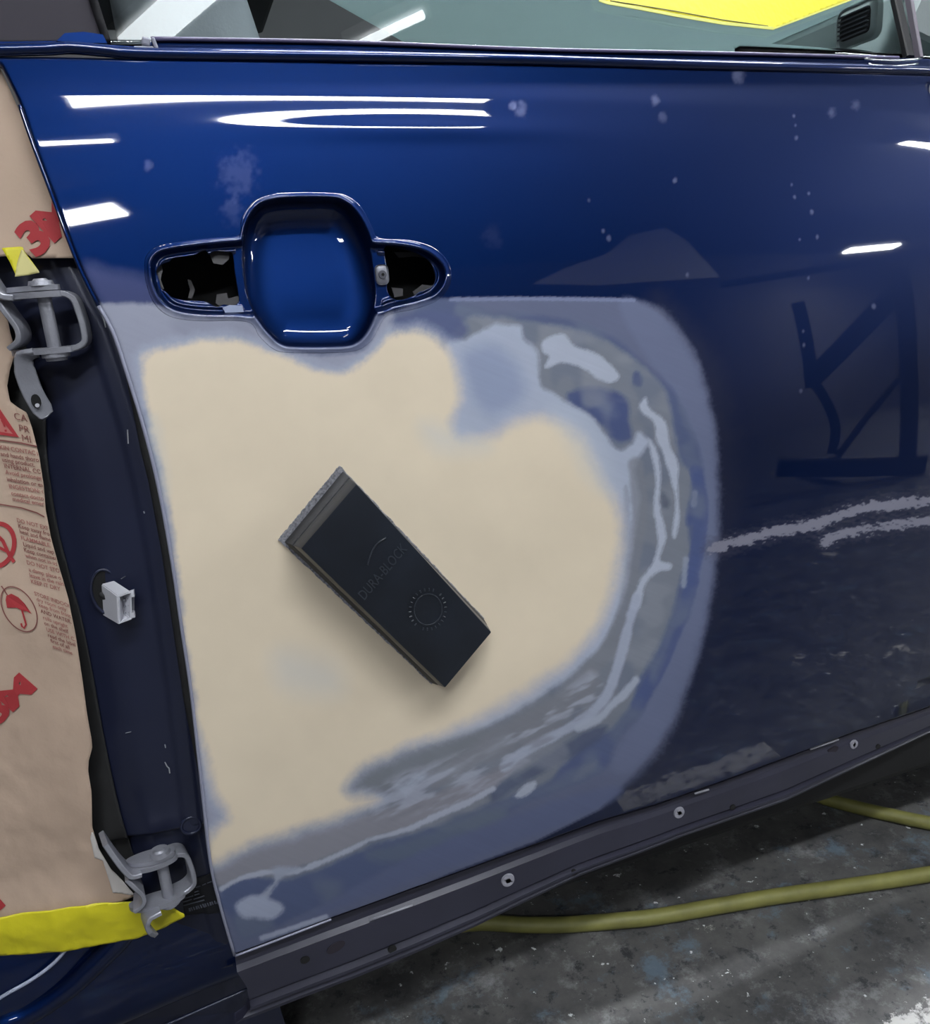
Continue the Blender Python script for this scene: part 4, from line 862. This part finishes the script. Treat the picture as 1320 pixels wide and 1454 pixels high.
for ch in list(hinge2.children):
    if ch.name.startswith(('bolt_hole', 'stud')): bpy.data.objects.remove(ch)
    elif ch.name.startswith('lower_leaf'):
        bm = bmesh.new(); strap_bm(bm, catmull([(-.010, -.006, -.0200), (-.0185, -.006, -.0215), (-.0225, -.006, -.0280), (-.0205, -.006, -.0380), (-.0165, -.006, -.0460)], 4), [.020]*4+[.018]*4+[.016]*4+[.012, .010, .007, .004]+[.002], .0042, Vector((0, 1, 0)))
        ch.data = bm_mesh('lower_leaf', bm, True, 35); ch.data.materials.append(M_steel)
hinge2['label'] = 'lower bare grey hinge'
pu = on_surf([(70, 458)], S0, .012)[0]; pl = on_surf([(234, 1247)], S0, .012)[0]
hinge.location = pu; hinge.rotation_euler = (0, 0, math.radians(-6)); hinge2.location = pl; hinge2.rotation_euler = (0, 0, math.radians(14))

# ================================================================== wiring plug
def plug():
    t = thing('wire_connector', 'small white plastic wiring plug hanging from the dark pillar hole', 'plug', on_surf([(160, 860)], SP)[0])
    fr = on_surf(np.array([(166, 846), (187, 840), (188, 880), (168, 887)], float), SP, -.020)
    bk = on_surf(np.array([(143, 829), (162, 824), (164, 862), (146, 874)], float), SP, -.0005)
    bm = bmesh.new(); v = hexa_bm(bm, list(fr)+list(bk)); bmesh.ops.recalc_face_normals(bm, faces=bm.faces)
    f = [f for f in bm.faces if all(q in f.verts for q in v[:4])][0]
    bmesh.ops.inset_individual(bm, faces=[f], thickness=.0022); nrm = f.normal.copy(); ex = bmesh.ops.extrude_discrete_faces(bm, faces=[f])['faces'][0]
    bmesh.ops.translate(bm, vec=-nrm*.012, verts=ex.verts)
    bmesh.ops.bevel(bm, geom=[e for e in bm.edges if e.calc_face_angle(0) > .6 and not any(q in ex.verts for q in e.verts)], offset=.0006, segments=2, affect='EDGES')
    h = link('housing', bm_mesh('housing', bm), M_white_plastic, t)
    c = fr.mean(0); ux = (fr[1]-fr[0]); uz = (fr[0]-fr[3]); nn = np.cross(ux, uz); nn /= np.linalg.norm(nn)
    for i in range(2):
        for k in range(3):
            p = c+ux*(-.16+.32*i)+uz*(-.24+.24*k); s = nn if nn[1] > 0 else -nn
            bm = bmesh.new(); tube_bm(bm, [p+s*.012, p+s*.004], .0007, 6); link('contact_pin', bm_mesh('contact_pin', bm), M_steel, t)
    a, b = fr[1]+(fr[2]-fr[1])*.12, fr[1]+(fr[2]-fr[1])*.85
    for q, L in ((a, .0022), (b, .0022)):
        bm = bmesh.new(); box_bm(bm, q+np.array([.0006, .003, 0]), (.0026, .006, .0045), None, .0006); link('latch_tab', bm_mesh('latch_tab', bm), M_white_plastic, t)
    e = bk.mean(0); bm = bmesh.new(); tube_bm(bm, [e+np.array([.001, -.001, 0]), e+np.array([-.004, .004, .002]), e+np.array([-.006, .010, .006])], .0042, 10); link('cable', bm_mesh('cable', bm, True), M_rubber, t)
plug()

# ================================================================== sanding block
def block():
    BP = on_surf(np.array([(402, 769), (485, 668), (612, 970)], float), S0, -.0012); P1, P2, P4 = BP; P3 = P2+(P4-P1); P3 = on_surf(project(P3[None]), S0, -.0012)[0]
    base = [P1, P2, P3, P4]; H = .036
    top = list(on_surf(np.array([(427, 779), (506, 687), (698, 898), (632, 977)], float), S0, -H))
    L = lambda t: [b*(1-t)+q*t for b, q in zip(base, top)]
    t = thing('sanding_block', 'black hand sanding block resting on the cream filler', 'sanding block', (P1+P3)/2)
    c = sum(base)/4; gr = lambda Q, k: [c0+(q-c0)*k for q in Q for c0 in [sum(Q)/4]]
    # sandpaper, a little larger than the block with a ragged rim
    bm = bmesh.new(); n = 70; ed = []
    e0 = gr(base, 1.0); e0 = [q+(q-c)/np.linalg.norm(q-c)*(.0042 if i in (0, 1) else .0006) for i, q in enumerate(e0)]
    for i in range(4):
        for k in range(n): ed.append(e0[i]*(1-k/n)+e0[(i+1) % 4]*(k/n)+np.array([random.uniform(-1, 1), 0, random.uniform(-1, 1)])*.0004)
    ed = np.array(ed); lo = ed.copy(); lo[:, 1] = S0(ed[:, 0], ed[:, 2])-.0003; hi = lo+np.array([0, -.0022, 0])
    a = [bm.verts.new(q) for q in lo]; b = [bm.verts.new(q) for q in hi]; m = len(a); bm.faces.new(a); bm.faces.new(b[::-1])
    for i in range(m): bm.faces.new((a[i], a[(i+1) % m], b[(i+1) % m], b[i]))
    link('sandpaper', bm_mesh('sandpaper', bm), M_grit, t, 'grey grit sheet with a ragged rim')
    def slab(nm, t0, t1, k, m, bev=.0012, lab=None):
        bm = bmesh.new(); hexa_bm(bm, gr(L(t0), k)+gr(L(t1), k)); bmesh.ops.bevel(bm, geom=bm.edges[:], offset=bev, segments=2, affect='EDGES', profile=.6); return link(nm, bm_mesh(nm, bm, True, 40), m, t, lab)
    slab('base_layer', .06, .50, 1., M_foam, .0008, 'grey lower layer'); slab('seam', .45, .60, .985, M_void, .0004)
    slab('body', .53, 1., 1., M_block, .0016)
    T1, T2, T3, T4 = top; ux = T2-T1; uy = T4-T1; N = np.cross(ux, uy); N /= np.linalg.norm(N); N = -N if N[1] > 0 else N
    def at(u, v, h=.0): return T1*(1-u)*(1-v)+T2*u*(1-v)+T3*u*v+T4*(1-u)*v+N*h
    # raised lettering and ring
    V, F = text_mesh('DURA-BLOCK', .006, 1.02); w = V[:, 0].max()
    Q = np.array([at(.08+.84*x/w, .385-.070*y, .0009) for x, y in V]); me = bpy.data.meshes.new('raised_lettering'); me.from_pydata(Q.tolist(), [], F); me.update()
    Ml = mat('raised_black', (50, 54, 62), .28); link('raised_lettering', me, Ml, t)
    W_, H_ = np.linalg.norm(ux), np.linalg.norm(uy)
    cu, cv = .58, .66
    bm = bmesh.new(); tube_bm(bm, [at(cu+.0125*math.cos(a)/W_, cv+.0125*math.sin(a)/H_, .0002) for a in np.linspace(0, 2*math.pi, 41)], .0005, 6, False); link('raised_ring', bm_mesh('raised_ring', bm, True), Ml, t)
    bm = bmesh.new()
    for k in range(26):
        a = 2*math.pi*k/26
        if k in (12, 25): continue
        tube_bm(bm, [at(cu+r*math.cos(a)/W_, cv+r*math.sin(a)/H_, .0002) for r in (.0150, .0172)], .0006, 6)
    link('ring_marks', bm_mesh('ring_marks', bm), Ml, t)
    bm = bmesh.new(); tube_bm(bm, [at(.42+.40*s, .285-.030*math.sin(s*2.6), .0004) for s in np.linspace(0, 1, 20)], .0007, 6); link('raised_swoosh', bm_mesh('raised_swoosh', bm, True), Ml, t)
block()

# ================================================================== hose on the floor
def hose():
    f1 = on_plane_z([(1700, 1130), (1500, 1197), (1440, 1216), (1320, 1240), (1200, 1258), (1100, 1272), (1000, 1289), (930, 1301), (870, 1307), (800, 1312), (740, 1312), (684, 1309)], .011)
    f2 = on_plane_z([(1120, 1108), (1150, 1124), (1180, 1136), (1240, 1151), (1320, 1168), (1440, 1190), (1600, 1215)], .011)
    mid = [f1[-1]+np.array([-.12, .06, 0]), f1[-1]+np.array([-.16, .30, 0]), f1[-1]+np.array([.05, .52, 0]), f2[0]+np.array([-.20, .16, 0])]
    P = catmull(list(f1)+mid+list(f2), 6); P[:, 2] = .0099; bm = bmesh.new(); tube_bm(bm, P, .0098, 14)
    tag(link('air_hose', bm_mesh('air_hose', bm, True), M_hose), 'dusty yellow air hose looping over the concrete floor', 'hose')
hose()

# ================================================================== equipment standing in the workshop (seen mirrored in the door)
def hoist():
    t = thing('engine_hoist', 'dark steel engine hoist mirrored in the blue paint', 'hoist', (3.2, -1.6, 0))
    Mh = mat('hoist_paint', (20, 22, 34), .5)
    def beam(nm, P, w, th=.06):
        bm = bmesh.new(); strap_bm(bm, P, w, th, Vector((.7, .7, .2))); return link(nm, bm_mesh(nm, bm), Mh, t)
    beam('post', [(3.27, -1.52, .05), (3.27, -1.52, .7), (3.29, -1.48, 1.36)], .10)
    beam('boom', [(3.29, -1.49, 1.22), (3.10, -1.68, 1.0), (2.87, -1.91, .72)], .13)
    beam('hook_arm', [(2.86, -1.91, 1.26), (2.87, -1.91, .95), (2.87, -1.91, .66)], .075)
    beam('hanger', catmull([(2.87, -1.91, .72), (2.93, -1.86, .55), (2.97, -1.83, .36), (2.95, -1.84, .20)], 4), .055)
    beam('brace', [(3.24, -1.57, .62), (3.10, -1.70, .40), (2.98, -1.82, .18)], .035)
    beam('base_leg', [(2.72, -2.06, .16), (3.04, -1.76, .10), (3.36, -1.45, .05)], .12, .08)
    beam('base_leg', [(3.04, -1.76, .10), (3.12, -2.0, .07), (3.2, -2.25, .05)], .07, .07)
    beam('cross_rail', [(2.55, -2.16, 1.52), (3.0, -1.74, 1.47), (3.5, -1.27, 1.42)], .05, .04)
hoist()
def reflection_sheet():  # unseen sheet, added and shaped for the pale reflection on the door
    P = [(2.27, 2.28), (2.58, 2.44), (3.02, 2.60), (3.40, 2.90), (3.80, 2.97), (3.95, 2.78), (4.20, 2.20), (3.70, 2.19), (2.86, 2.18)]
    bm = bmesh.new(); f = [bm.verts.new((x, -3.9+.04*math.sin(5*x), z)) for x, z in P]; b = [bm.verts.new((x, -3.91+.04*math.sin(5*x), z)) for x, z in P]; n = len(P)
    bm.faces.new(f); bm.faces.new(b[::-1])
    for i in range(n): bm.faces.new((f[i], b[i], b[(i+1) % n], f[(i+1) % n]))
    t = thing('reflection_sheet', 'pale sheet added so the blue paint mirrors a pale patch', 'sheet', (3.4, -3.9, 3.1))
    link('added_sheet', bm_mesh('added_sheet', bm), mat('added_sheet_pale', (232, 230, 232), .8), t)
    for x, z in ((3.42, 2.89), (3.78, 2.96)):
        bm = bmesh.new(); tube_bm(bm, [(x, -3.905+.04*math.sin(5*x), z-.03), (x, -3.9+.04*math.sin(5*x), 3.1)], .006, 6); link('cord', bm_mesh('cord', bm), M_rubber, t)
reflection_sheet()
